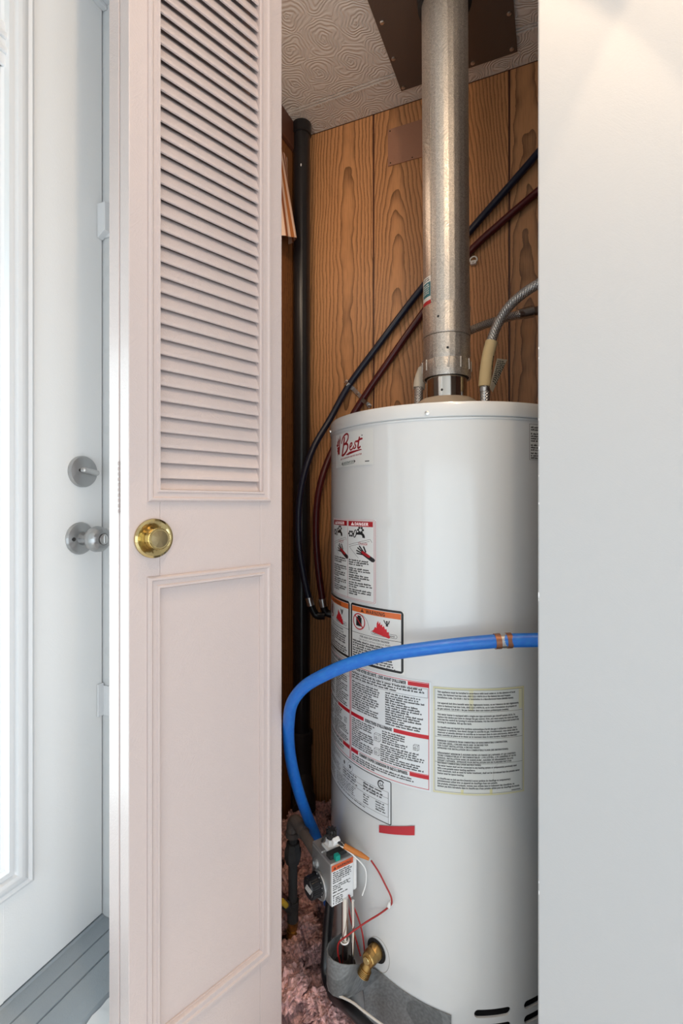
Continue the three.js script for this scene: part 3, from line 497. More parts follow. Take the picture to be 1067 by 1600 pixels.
sticker('notice_sticker', 6.2, 41.8, 0.4605, 0.658, canvas(900, 1010, (x, w, h) => {
  x.fillStyle = '#c6c7c4'; x.fillRect(0, 0, w, h);
  x.fillStyle = 'rgba(196,188,140,0.75)'; x.fillRect(0, 0, w, 18); x.fillRect(w - 14, 0, 14, h); x.fillRect(0, h - 14, w, 14); x.fillRect(0, 0, 10, h); x.fillStyle = 'rgba(202,194,140,0.5)'; x.fillRect(w - 60, 18, 46, 190); x.fillRect(340, 0, 40, 210);
  x.strokeStyle = '#77776e'; x.lineWidth = 4; x.strokeRect(16, 18, w - 36, h - 38);
  const top = [36, 250, 500, 738], pitch = [26.5, 24.5, 23.5, 24.5];
  NOTICE.forEach((b, k) => { if (k) { x.fillStyle = '#77776e'; x.fillRect(16, [0, 220, 472, 712][k], w - 36, 4); } b.forEach((s, i) => { if (s) { const f = Math.min(1, s.length / 97); text(x, s, 40, top[k] + 18 + i * pitch[k], 21, { style: 'bold', heavy: 1.3, fit: (w - 90) * (k === 2 ? Math.min(1, s.length / 80) : f) }); } }); });
  x.fillStyle = '#333'; x.fillRect(760, h - 36, 100, 7);
  x.strokeStyle = 'rgba(120,120,115,0.5)'; x.lineWidth = 3; x.beginPath(); x.moveTo(640, 690); x.lineTo(580, 760); x.lineTo(560, 1000); x.moveTo(300, 850); x.lineTo(280, 1000); x.stroke(); x.fillStyle = 'rgba(200,190,120,0.6)'; x.fillRect(262, 960, 24, 40); x.fillRect(538, 950, 26, 50);
}), 0.45);
// rating plate sticker
sticker('rating_sticker', -62, -10.8, 0.373, 0.4585, canvas(1200, 410, (x, w, h) => {
  x.fillStyle = '#cacdd0'; x.fillRect(0, 0, w, h); x.strokeStyle = INK; x.lineWidth = 9; rr(x, -30, 4, w + 24, h - 8, 14); x.stroke(); x.lineWidth = 3; x.strokeStyle = '#555'; x.beginPath(); x.moveTo(w - 34, 110); x.lineTo(w - 34, h); x.stroke();
  lines(x, 40, 30, 260, 5, 19, 3, { k: 0.4 }); x.strokeRect(300, 36, 150, 46); lines(x, 310, 50, 120, 2, 17, 4, { k: 0.4 });
  x.fillStyle = INK; poly(x, [[520, 62], [536, 40], [552, 62], [544, 84], [528, 84]], INK); const star = []; for (let k = 0; k < 10; k++) star.push([650 + (k % 2 ? 12 : 30) * Math.sin(k * Math.PI / 5), 64 - (k % 2 ? 12 : 30) * Math.cos(k * Math.PI / 5)]); poly(x, star, INK); x.lineWidth = 3; x.beginPath(); x.arc(650, 64, 44, 0, 7); x.stroke();
  x.lineWidth = 13; x.strokeStyle = INK; x.beginPath(); x.arc(1086, 62, 36, 0.7, 5.6); x.stroke(); text(x, 'SA', 1066, 78, 42, { style: 'bold' });
  x.lineWidth = 3; x.strokeStyle = '#555'; x.strokeRect(500, 108, 664, 116); x.strokeRect(330, 224, 834, 120); x.beginPath(); x.moveTo(500, 166); x.lineTo(1164, 166); x.stroke();
  lines(x, 40, 140, 420, 4, 20, 9, { k: 0.4 }); lines(x, 514, 122, 260, 4, 26, 10, { k: 0.4 }); lines(x, 860, 122, 260, 3, 28, 12, { k: 0.5 }); lines(x, 346, 240, 420, 5, 20, 14, { k: 0.4 }); lines(x, 860, 240, 90, 4, 24, 15, { k: 0.4 }); lines(x, 1020, 240, 110, 4, 24, 16, { k: 0.4 }); lines(x, 40, 250, 250, 6, 22, 18, { k: 0.4 }); lines(x, 350, 358, 600, 1, 20, 19, { k: 0.4 });
}));
sticker('side_sticker', 44.2, 70, 1.082, 1.1515, canvas(560, 330, (x, w, h) => { x.fillStyle = '#c4c4c2'; x.fillRect(0, 0, w, h); x.strokeStyle = '#666'; x.lineWidth = 4; x.strokeRect(6, 6, w - 12, h - 12); for (const [y, n] of [[30, 2], [88, 4], [190, 3], [262, 3]]) lines(x, 20, y, w - 44, n, 21, y, { last: n }); }), 0.5);
part(wh, 'red_tape', (() => { const g = patch(-16.6, -1.0, 0, 1, R + 0.0016, 40), p = g.attributes.position, u = g.attributes.uv; for (let i = 0; i < p.count; i++) { const a = u.getX(i), b = u.getY(i); p.setY(i, THREE.MathUtils.lerp(0.3495 + 0.0215 * a, 0.3640 + 0.0250 * a, b)); } return g; })(), M.redTape);
// pencil ring and faint marks on the jacket
part(wh, 'pencil_mark', [tube(Array.from({ length: 22 }, (_, k) => { const a = (150 - k * 12) * D2R; return ring(-17 + 5.2 * Math.cos(a), R + 0.0002, 0.106 + 0.033 * Math.sin(a)); }), 0.0005, 80, 5)], std(lin(0.3, 0.29, 0.27), 0.8));

// grey burner shroud with its open pocket
{
  const plan = [];                                                       // [phi, radial distance, y bottom, y top]
  for (let p = 13; p >= -16; p -= 1) plan.push([p, R + 0.003, -0.079, 0.051 + (13 - p) * 0.00085]);
  const pc = -27.6, pr = R + 0.040;
  const ph = [[-18.5, 0.005, 0.076], [-20, 0.012, 0.079], [-21.0, 0.024, 0.088], [-21.7, 0.040, 0.098], [-22.6, 0.056, 0.104], [-24.2, 0.068, 0.107], [-26.5, 0.0755, 0.1085], [-28.7, 0.0765, 0.109], [-31, 0.071, 0.109], [-32.6, 0.060, 0.1085], [-33.5, 0.045, 0.108], [-33.8, 0.028, 0.107], [-34.2, 0.012, 0.105], [-36, 0.004, 0.100]];
  for (const [p, d, t] of ph) plan.push([p, R + d, d > 0.02 ? 0.040 : -0.079, t]);
  const T = 0.0016, pos = [], uv = []; let len = 0;
  const P = plan.map(([p, r, a, b], i) => { const v = ring(p, r, 0); return { v, a, b }; });
  P.forEach((q, i) => { const n = P[Math.min(P.length - 1, i + 1)].v.clone().sub(P[Math.max(0, i - 1)].v).normalize(); q.n = V(n.z, 0, -n.x); q.n.multiplyScalar(-1); q.s = i ? (len += q.v.distanceTo(P[i - 1].v)) : 0; });
  const quad = (a, b, c, d, us) => { [a, b, c, a, c, d].forEach((v, k) => { pos.push(v.x, v.y, v.z); const j = [0, 1, 2, 0, 2, 3][k]; uv.push(us[j], v.y); }); };
  const at = (q, y, o) => V(q.v.x + q.n.x * o, y, q.v.z + q.n.z * o);
  for (let i = 0; i + 1 < P.length; i++) { const a = P[i], b = P[i + 1], us = [a.s, b.s, b.s, a.s];
    quad(at(a, a.a, T), at(b, b.a, T), at(b, b.b, T), at(a, a.b, T), us); quad(at(a, a.a, 0), at(b, b.a, 0), at(b, b.b, 0), at(a, a.b, 0), us);
    quad(at(a, a.b, 0), at(b, b.b, 0), at(b, b.b, T), at(a, a.b, T), us); quad(at(a, a.a, 0), at(b, b.a, 0), at(b, b.a, T), at(a, a.a, T), us); }
  const g = new THREE.BufferGeometry(); g.setAttribute('position', new THREE.Float32BufferAttribute(pos, 3)); g.setAttribute('uv', new THREE.Float32BufferAttribute(uv, 2));
  part(wh, 'burner_shroud', toCreasedNormals(g, 0.9), M.shroud, 'grey sheet metal burner shroud with a rounded open pocket');
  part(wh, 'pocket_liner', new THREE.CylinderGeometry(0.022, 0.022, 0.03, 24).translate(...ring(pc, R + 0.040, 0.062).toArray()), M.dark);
}

// drain cock
{
  const ph = -18.0, y = 0.1115, m = tangentFrame(ph, R, y), L = (x, yy, z) => V(x, yy, z).applyMatrix4(m), o = [Math.sin(ph * D2R), 0, Math.cos(ph * D2R)];
  part(wh, 'drain_hole', lathe([[0.0, 0.0008], [0.021, 0.0008], [0.0225, 0.0012], [0.0215, 0.0004]], 40, ring(ph, R, y).toArray(), o), M.dark);
  const A = [-0.001, -0.004, 0.020], E = [-0.0085, -0.032, 0.033], S = (t) => L(...A.map((a, k) => a + (E[k] - a) * t));
  const dv = part(wh, 'drain_valve', [lathe([[0, 0], [0.0155, 0], [0.0155, 0.010], [0.0135, 0.014], [0.0135, 0.027], [0.012, 0.029], [0, 0.029]], 36, ring(ph, R + 0.001, y).toArray(), o), new THREE.SphereGeometry(0.0150, 32, 20).translate(...L(-0.001, -0.001, 0.018).toArray()), rod(S(0), S(1), 0.0098, 28)], M.oldBrass, 'brass drain valve with a threaded spout');
  const th = []; for (let k = 0; k < 5; k++) { const t = 0.60 + k * 0.085; th.push(rod(S(t), S(t + 0.05), 0.0122, 28)); }
  part(dv, 'spout_thread', th, M.oldBrass);
  part(dv, 'screw', [lathe([[0, 0], [0.0075, 0], [0.0075, 0.003], [0.0065, 0.004], [0, 0.004]], 24, L(-0.001, 0.000, 0.0295).toArray(), o), box(-0.0055, 0.0055, -0.0007, 0.0007, 0, 0.0006).rotateZ(1.1).applyMatrix4(m.clone().setPosition(L(-0.001, 0.000, 0.0333)))], M.brass);
}

// gas control valve
{
  const ph = -33.8, m = tangentFrame(ph, R, 0), L = (s, y, o) => V(s, y, o).applyMatrix4(m), O = [Math.sin(ph * D2R), 0, Math.cos(ph * D2R)];
  const B = (s0, s1, y0, y1, o0, o1, r) => box(s0, s1, y0, y1, o0, o1, r).applyMatrix4(m);
  const gv = part(wh, 'gas_valve', [B(-0.041, 0.0365, 0.205, 0.289, 0.018, 0.072, 0.004), B(-0.041, -0.002, 0.287, 0.292, 0.020, 0.070, 0.002), rod(L(0, 0.245, -0.004), L(0, 0.245, 0.02), 0.018, 28),
    lathe([[0.0095, 0], [0.0095, 0.003], [0.006, 0.005], [0.006, 0.001], [0, 0.001]], 28, L(-0.020, 0.259, 0.0722).toArray(), O)], M.alu, 'grey die-cast gas control valve');
  part(gv, 'back_shell', B(-0.030, 0.034, 0.212, 0.278, 0.006, 0.0185, 0.006), M.white);
  part(gv, 'dial_plate', lathe([[0, 0], [0.0265, 0], [0.0275, 0.003], [0.0265, 0.005], [0.0245, 0.0045], [0, 0.004]], 48, L(-0.004, 0.2255, 0.0722).toArray(), O), M.alu);
  const teeth = []; for (let k = 0; k < 30; k++) { const a = k / 30 * Math.PI * 2; const g = new THREE.BoxGeometry(0.0026, 0.0026, 0.019); g.translate(-0.008 + 0.0192 * Math.cos(a), 0.2255 + 0.0192 * Math.sin(a), 0.088); g.applyMatrix4(m); teeth.push(g); }
  const kb = part(gv, 'temperature_knob', [lathe([[0, 0.004], [0.0235, 0.004], [0.0235, 0.0065], [0.0195, 0.008], [0.019, 0.024], [0.0165, 0.0275], [0, 0.0275]], 48, L(-0.008, 0.2255, 0.0722).toArray(), O), ...teeth], M.black, 'black ridged temperature knob');
  const bars = []; for (let k = 0; k < 4; k++) bars.push(B(-0.018 + k * 0.0022, 0.003 + k * 0.0022, 0.2205 + k * 0.0034, 0.222 + k * 0.0034, 0.0997, 0.1001)); for (const [a, l] of [[1.1, 0.004], [0.7, 0.003], [0.3, 0.003], [-0.1, 0.0025], [1.5, 0.004], [-0.5, 0.003]]) bars.push(box(-0.001, 0.001, 0.0205, 0.0205 + l, 0.0788, 0.0791).rotateZ(a - Math.PI / 2).translate(-0.008, 0.2255, 0).applyMatrix4(m));
  part(kb, 'knob_marking', bars, M.white);
  const lab = canvas(330, 520, (x, w, h) => {
    x.fillStyle = '#d4d5d6'; x.fillRect(0, 0, w, h); x.fillStyle = '#c4552c'; x.fillRect(0, 0, w, 76); alertSign(x, 24, 20, 40, INK, '#c4552c'); text(x, 'WARNING', 82, 58, 46, { style: 'bold', fit: 220 });
    lines(x, 18, 92, w - 40, 6, 26, 2, { last: 6 }); lines(x, 18, 262, w - 90, 3, 24, 6, { last: 3 }); x.lineWidth = 7; x.strokeStyle = INK; x.beginPath(); x.arc(270, 286, 22, 0.7, 5.6); x.stroke(); lines(x, 18, 344, w * 0.5, 1, 30, 8); lines(x, 18, 386, w - 60, 1, 22, 12); lines(x, 60, 420, 110, 4, 24, 14); x.save(); x.translate(40, 500); x.rotate(-Math.PI / 2); lines(x, 0, -14, 120, 1, 20, 15); x.restore(); lines(x, 196, 494, 110, 1, 18, 16);
  });
  const lg = new THREE.PlaneGeometry(0.051, 0.080); lg.rotateY(Math.PI / 2); lg.translate(0.0368, 0.2465, 0.0452);
  part(gv, 'warning_label', lg.applyMatrix4(m), std(0xffffff, 0.4, 0, { map: lab }), 'white printed label with an orange warning band');
  part(gv, 'white_collar', [lathe([[0.017, 0], [0.0165, 0.006], [0.0125, 0.010], [0.0115, 0.018], [0, 0.018]], 6, L(-0.010, 0.289, 0.042).toArray()), B(-0.021, 0.006, 0.289, 0.296, 0.028, 0.060, 0.002)], std(lin(0.55, 0.55, 0.55), 0.4));
  const rib = []; for (let k = 0; k < 8; k++) { const a = k / 8 * 6.283; rib.push(B(-0.0118 + 0.0095 * Math.cos(a), -0.0082 + 0.0095 * Math.cos(a), 0.308, 0.325, 0.0402 + 0.0095 * Math.sin(a), 0.0438 + 0.0095 * Math.sin(a), 0.001)); }
  part(gv, 'valve_cap', [lathe([[0, 0.0], [0.0095, 0.0], [0.0095, 0.014], [0.007, 0.018], [0, 0.018]], 24, L(-0.010, 0.306, 0.042).toArray()), ...rib], M.black, 'black ribbed cap');
  part(gv, 'igniter_box', B(0.008, 0.024, 0.288, 0.297, 0.026, 0.066, 0.001), M.blackMatte);
  part(gv, 'igniter_button', B(0.0235, 0.0335, 0.288, 0.299, 0.048, 0.058, 0.001), M.teal, 'teal button');
}
// tubes and wires beside the valve
{
  const q = (phi, d, y) => ring(phi, R + d, y);
  part(wh, 'gas_tube', tube([q(-27.4, 0.040, 0.212), q(-27.4, 0.040, 0.15), q(-27.4, 0.040, 0.075)], 0.0070, 20, 20), M.chrome, 'chrome gas tube');
  part(wh, 'pilot_tube', tube([q(-24.0, 0.036, 0.214), q(-23.8, 0.036, 0.15), q(-24.2, 0.038, 0.075)], 0.0030, 20, 12), M.chrome);
  part(wh, 'wire_connector', (() => { const a = q(-28.0, 0.040, 0.3125), b = q(-22.6, 0.020, 0.300), g = [rod(a, b, 0.0052, 14), rod(b, b.clone().lerp(a, -0.45), 0.0050, 14, 0.0026)]; return g; })(), M.orange, 'orange wire connector');
  part(wh, 'wire_tag', (() => { const g = new RoundedBoxGeometry(0.011, 0.013, 0.016, 2, 0.003); g.rotateZ(-0.5); g.applyMatrix4(tangentFrame(-31.0, R + 0.048, 0.3165)); return g; })(), M.white);
  part(wh, 'black_wire', tube([q(-37, 0.060, 0.300), q(-35, 0.058, 0.318), q(-32, 0.052, 0.320), q(-28.5, 0.042, 0.313)], 0.0026, 30, 8), M.blackMatte);
  part(wh, 'red_wire', tube([q(-19.5, 0.009, 0.292), q(-15.8, 0.008, 0.277), q(-12.6, 0.008, 0.258), q(-10.4, 0.007, 0.241), q(-10.1, 0.006, 0.229), q(-11.2, 0.004, 0.219), q(-15, 0.008, 0.198), q(-20, 0.022, 0.175), q(-24.5, 0.048, 0.150), q(-27.5, 0.056, 0.128), q(-28.0, 0.056, 0.108), q(-27.8, 0.05, 0.08)], 0.0017, 160, 8), M.redWire, 'thin red wire');
  part(wh, 'red_wire', tube([q(-26.6, 0.034, 0.215), q(-25.2, 0.022, 0.18), q(-23.8, 0.012, 0.14), q(-22.6, 0.008, 0.085)], 0.0016, 40, 8), M.redWire);
  part(wh, 'red_wire', tube([q(-29.0, 0.030, 0.215), q(-28.6, 0.022, 0.16), q(-25, 0.010, 0.085)], 0.0016, 40, 8), M.redWire);
  part(wh, 'white_wire', tube([q(-29, 0.045, 0.312), q(-25, 0.030, 0.298), q(-22.4, 0.010, 0.268), q(-22.8, 0.006, 0.235), q(-24, 0.010, 0.21)], 0.0014, 60, 8), M.white);
  part(wh, 'wire_clip', (() => { const g = new RoundedBoxGeometry(0.006, 0.013, 0.007, 2, 0.001); g.rotateZ(-0.35); g.applyMatrix4(tangentFrame(-11.3, R + 0.003, 0.221)); return g; })(), M.white);
  part(wh, 'wire_ring', new THREE.TorusGeometry(0.0085, 0.0014, 8, 28).rotateX(Math.PI / 2 + 0.2).translate(...q(-27.4, 0.041, 0.126).toArray()), M.white);
}

/* ---------- vent pipe and ceiling plate ---------- */
{
  const top = YC - 0.0072, vp = thing('vent_pipe', 'galvanised metal vent pipe rising from the heater to the ceiling', 'vent pipe', [AX, 1.25, -AF]);
  const lx = (g) => { const p = g.attributes.position; for (let i = 0; i < p.count; i++) p.setX(p.count > i ? i : 0, p.getX(i) - 0.0055 * (p.getY(i) - 1.3)); return g; };    // leans a little
  const C = (prof, seg = 72) => { const g = lathe(prof, seg, [AX, 0, -AF]), u = g.attributes.uv, p = g.attributes.position; for (let i = 0; i < u.count; i++) u.setXY(i, u.getX(i) * 0.34, p.getY(i)); return lx(g); };
  part(vp, 'pipe', C([[0.0535, 1.455], [0.0550, 1.466], [0.0550, top]]), M.galv);
  part(vp, 'pipe_seam', lx(join([boxF(-0.0016, 0.0016, 1.468, top, -0.0008, 0.0012, 0.0004).applyMatrix4(tangentFrame(-50, 0, 0)).translate(0, 0, 0)]).translate(0.0553 * Math.sin(-27 * D2R) - 0, 0, 0.0553 * Math.cos(-27 * D2R))), M.galv);
  part(vp, 'collar', [C([[0.0535, 1.396], [0.0562, 1.3975], [0.0568, 1.402], [0.0562, 1.406], [0.0562, 1.462], [0.0572, 1.466], [0.0562, 1.4695], [0.0545, 1.470]])], M.galv);
  part(vp, 'adjuster', C([[0.0538, 1.322], [0.0553, 1.326], [0.0553, 1.352], [0.0558, 1.354], [0.0553, 1.356], [0.0553, 1.396]]), M.galv);
  const bandM = part(vp, 'crimped_band', C([[0.0525, 1.300], [0.0568, 1.299], [0.0572, 1.301], [0.0572, 1.337], [0.0566, 1.3395], [0.0553, 1.340]]), M.galv);
  const tabs = []; for (let k = 0; k < 12; k++) { const a = -74 + k * 30, s = Math.sin(a * D2R), c = Math.cos(a * D2R), g = new RoundedBoxGeometry(0.0042, 0.026, 0.0032, 2, 0.0015); g.rotateZ(0.1 * (k % 3 - 1)); g.applyMatrix4(basis([c, 0, -s], [0, 1, 0], [s, 0, c], [AX + 0.0575 * s, 1.328, -AF + 0.0575 * c])); tabs.push(g); }
  part(bandM, 'crimp_tab', tabs, M.galv);
  part(vp, 'inner_pipe', C([[0.0478, 1.2515], [0.0478, 1.330]]), M.chrome, 'shiny bare inner pipe');
  for (const [a, y] of [[-8, 1.4345], [14, 1.36], [-2, 1.265]]) { const s = Math.sin(a * D2R), c = Math.cos(a * D2R), r = y < 1.3 ? 0.0478 : 0.0558; part(vp, 'screw', lathe([[0, 0], [0.0028, 0], [0.0024, 0.0014], [0, 0.0018]], 14, [AX + r * s - 0.0055 * (y - 1.3), y, -AF + r * c], [s, 0, c]), M.iron); }
  const tex = canvas(200, 300, (x, w, h) => { x.fillStyle = '#d8d8d2'; x.fillRect(0, 0, w, h); x.fillStyle = '#2c6f78'; x.fillRect(16, 60, w - 32, 150); x.fillStyle = '#b3262e'; x.fillRect(0, 250, w, 50); lines(x, 24, 14, w - 60, 2, 20, 4); lines(x, 30, 80, w - 70, 5, 22, 6, { ink: '#d8d8d2' }); });
  const st = new THREE.CylinderGeometry(0.0554, 0.0554, 0.068, 24, 1, true, -66 * D2R - 0, 40 * D2R); st.translate(AX, 1.502, -AF); part(vp, 'pipe_sticker', lx(clean(st)), std(0xffffff, 0.4, 0, { map: tex }));
  part(vp, 'storm_collar', C([[0.0555, 2.200], [0.064, 2.203], [0.067, 2.23], [0.067, top], [0.056, top]]), M.blackMatte, 'black sealing collar');
}
{
  const cp = thing('ceiling_plate', 'dark square sheet metal plate on the closet ceiling round the vent pipe', 'plate', [-0.268, YC, -1.33]);
  const x0 = -0.440, x1 = -0.096, f0 = 0.96, f1 = 1.50;
  part(cp, 'sheet', boxF(x0, x1, YC - 0.0068, YC - 0.0046, f0, f1), M.flash);
  for (const [x, f] of [[-0.4245, 1.2648], [-0.429, 1.3804], [-0.4305, 1.4885], [-0.2191, 1.4863], [-0.1103, 1.4843], [-0.1085, 1.3737], [-0.11, 1.26], [-0.11, 1.12], [-0.425, 1.12], [-0.425, 0.98], [-0.11, 0.98], [-0.33, 1.4872], [-0.26, 0.975]]) part(cp, 'screw', lathe([[0, 0], [0.0062, 0], [0.006, 0.0018], [0.0036, 0.0038], [0, 0.0044]], 20, [x, YC - 0.0068, -f], [0, -1, 0]), M.steel);
}

/* ---------- pipes, tubes and hoses ---------- */
const cosT = Math.cos(23.24 * D2R), sinT = Math.sin(23.24 * D2R);
const W3 = (r, h, d) => V(r * cosT - d * sinT, 1 + h, -(d * cosT + r * sinT));      // right, up, ahead of the doorway's middle -> world
{
  const X = -0.796, F = 1.507, o = thing('drain_stack', 'black plastic drain stack standing in the left rear corner', 'pipe', [X, YF, -F]);
  part(o, 'pipe', lathe([[0, YF], [0.0290, YF], [0.0290, 2.2985], [0, 2.2985]], 40, [X, 0, -F]), M.black);
  part(o, 'coupling', lathe([[0.029, 2.262], [0.0328, 2.264], [0.0328, 2.298], [0.029, 2.299]], 40, [X + 0.001, 0, -F + 0.001]), M.black);
  part(o, 'tee_fitting', [lathe([[0.029, -0.02], [0.0375, -0.018], [0.0375, 0.03], [0.034, 0.04], [0.034, 0.17], [0.0375, 0.18], [0.0375, 0.22], [0.029, 0.222]], 40, [X, 0, -F]), rod([X + 0.01, 0.06, -F + 0.01], [X + 0.045, 0.02, -F + 0.07], 0.034, 30), rod([X + 0.035, 0.03, -F + 0.05], [X + 0.052, 0.01, -F + 0.082], 0.038, 30)], std(lin(0.02, 0.017, 0.016), 0.6), 'dusty black tee fitting');
  part(o, 'paint_fleck', new THREE.SphereGeometry(0.0032, 8, 6).scale(0.8, 1.6, 0.5).translate(X + 0.012, 2.143, -F + 0.0275), M.white);
}
const pexEnd = (o, a, b, c, d) => { part(o, 'crimp_ring', rod(a, b, 0.0128, 20), M.steel); part(o, 'elbow', tube([b, c, d], 0.0120, 30, 16), M.black); };
{ // navy line: [x, y, f]
  const o = thing('water_tube', 'long navy blue plastic water tube curving down the panelled wall', 'tube', [-0.64, 1.39, -1.545]);
  const p = [[0.12, 2.19, 1.545], [-0.043, 2.018, 1.545], [-0.236, 1.834, 1.545], [-0.397, 1.673, 1.545], [-0.52, 1.535, 1.545], [-0.636, 1.398, 1.543], [-0.695, 1.285, 1.520], [-0.735, 1.180, 1.470], [-0.757, 1.075, 1.440], [-0.766, 0.965, 1.428], [-0.763, 0.86, 1.428], [-0.750, 0.765, 1.434], [-0.738, 0.705, 1.440], [-0.733, 0.685, 1.441]].map(([x, y, f]) => V(x, y, -f));
  part(o, 'hose', tube(p, 0.0108, 200, 16), M.navy);
  pexEnd(o, V(-0.7345, 0.694, -1.441), V(-0.728, 0.668, -1.443), V(-0.712, 0.636, -1.452), V(-0.685, 0.634, -1.458));
  const q = thing('water_tube', 'long dark red plastic water tube running below the navy one', 'tube', [-0.58, 1.36, -1.548]);
  const r = [[0.12, 2.02, 1.547], [-0.0465, 1.906, 1.547], [-0.145, 1.840, 1.547], [-0.236, 1.772, 1.547], [-0.397, 1.590, 1.547], [-0.500, 1.462, 1.547], [-0.581, 1.357, 1.546], [-0.643, 1.255, 1.530], [-0.685, 1.150, 1.490], [-0.706, 1.045, 1.458], [-0.712, 0.935, 1.448], [-0.709, 0.83, 1.450], [-0.702, 0.75, 1.455], [-0.696, 0.70, 1.459], [-0.694, 0.683, 1.460]].map(([x, y, f]) => V(x, y, -f));
  part(q, 'hose', tube(r, 0.0108, 200, 16), M.redTube);
  pexEnd(q, V(-0.6955, 0.690, -1.460), V(-0.692, 0.664, -1.462), V(-0.684, 0.644, -1.468), V(-0.660, 0.636, -1.476));
}
{ // double clamp on the wall
  const c = thing('tube_clamp', 'metal double strap clamp holding the navy and red tubes', 'clamp', [-0.604, 1.368, -1.553]);
  const dir = V(0.064, -0.068, 0).normalize(), A = V(-0.636, 1.401, -1.545), Bp = V(-0.577, 1.349, -1.545);
  const strap = []; const pts = [];
  const up = V(0, 0, 1), at = (t, h) => A.clone().addScaledVector(dir, t).add(V(0, 0, h - 0.014));
  const prof = [[-0.026, 0], [-0.014, 0.001], [-0.0125, 0.012], [-0.008, 0.022], [0, 0.0265], [0.008, 0.022], [0.0125, 0.012], [0.014, 0.002], [0.040, 0.002], [0.0655, 0.002], [0.067, 0.012], [0.0715, 0.022], [0.0795, 0.0265], [0.0875, 0.022], [0.092, 0.012], [0.0935, 0.001], [0.106, 0]];
  const w = V(dir.y, -dir.x, 0).multiplyScalar(0.0065); const pos = [];
  for (const off of [0, 0.0018]) for (let i = 0; i + 1 < prof.length; i++) { const a = at(prof[i][0], prof[i][1] + off), b = at(prof[i + 1][0], prof[i + 1][1] + off), q = [a.clone().sub(w), b.clone().sub(w), b.clone().add(w), a.clone().add(w)]; for (const j of [0, 1, 2, 0, 2, 3]) pos.push(q[j].x, q[j].y, q[j].z); }
  const g = new THREE.BufferGeometry(); g.setAttribute('position', new THREE.Float32BufferAttribute(pos, 3)); g.computeVertexNormals();
  part(c, 'strap', toCreasedNormals(g, 0.8), M.steel);
  for (const t of [-0.021, 0.04, 0.101]) { const p = at(t, 0.003); part(c, 'screw', lathe([[0, 0], [0.0048, 0], [0.0044, 0.002], [0, 0.0034]], 16, p.toArray(), [0, 0, 1]), M.chrome); }
  const k = thing('tube_clip', 'small white clip on the red tube just right of the vent pipe', 'clip', [-0.228, 1.744, -1.552]);
  part(k, 'hook', [new THREE.TorusGeometry(0.0105, 0.0022, 8, 24, Math.PI * 1.3).rotateZ(-0.5).translate(-0.226, 1.745, -1.549), box(-0.236, -0.218, 1.733, 1.745, -1.560, -1.548, 0.002)], M.white);
  part(k, 'screw', lathe([[0, 0], [0.0038, 0], [0.003, 0.002], [0, 0.0026]], 14, [-0.227, 1.739, -1.548], [0, 0, 1]), M.steel);
}
const P3 = (x, y, d) => W3((x - 533) / 773 * d, (787 - y) / 773 * d, d);      // measured off the photograph once, kept as bearings with a distance in metres
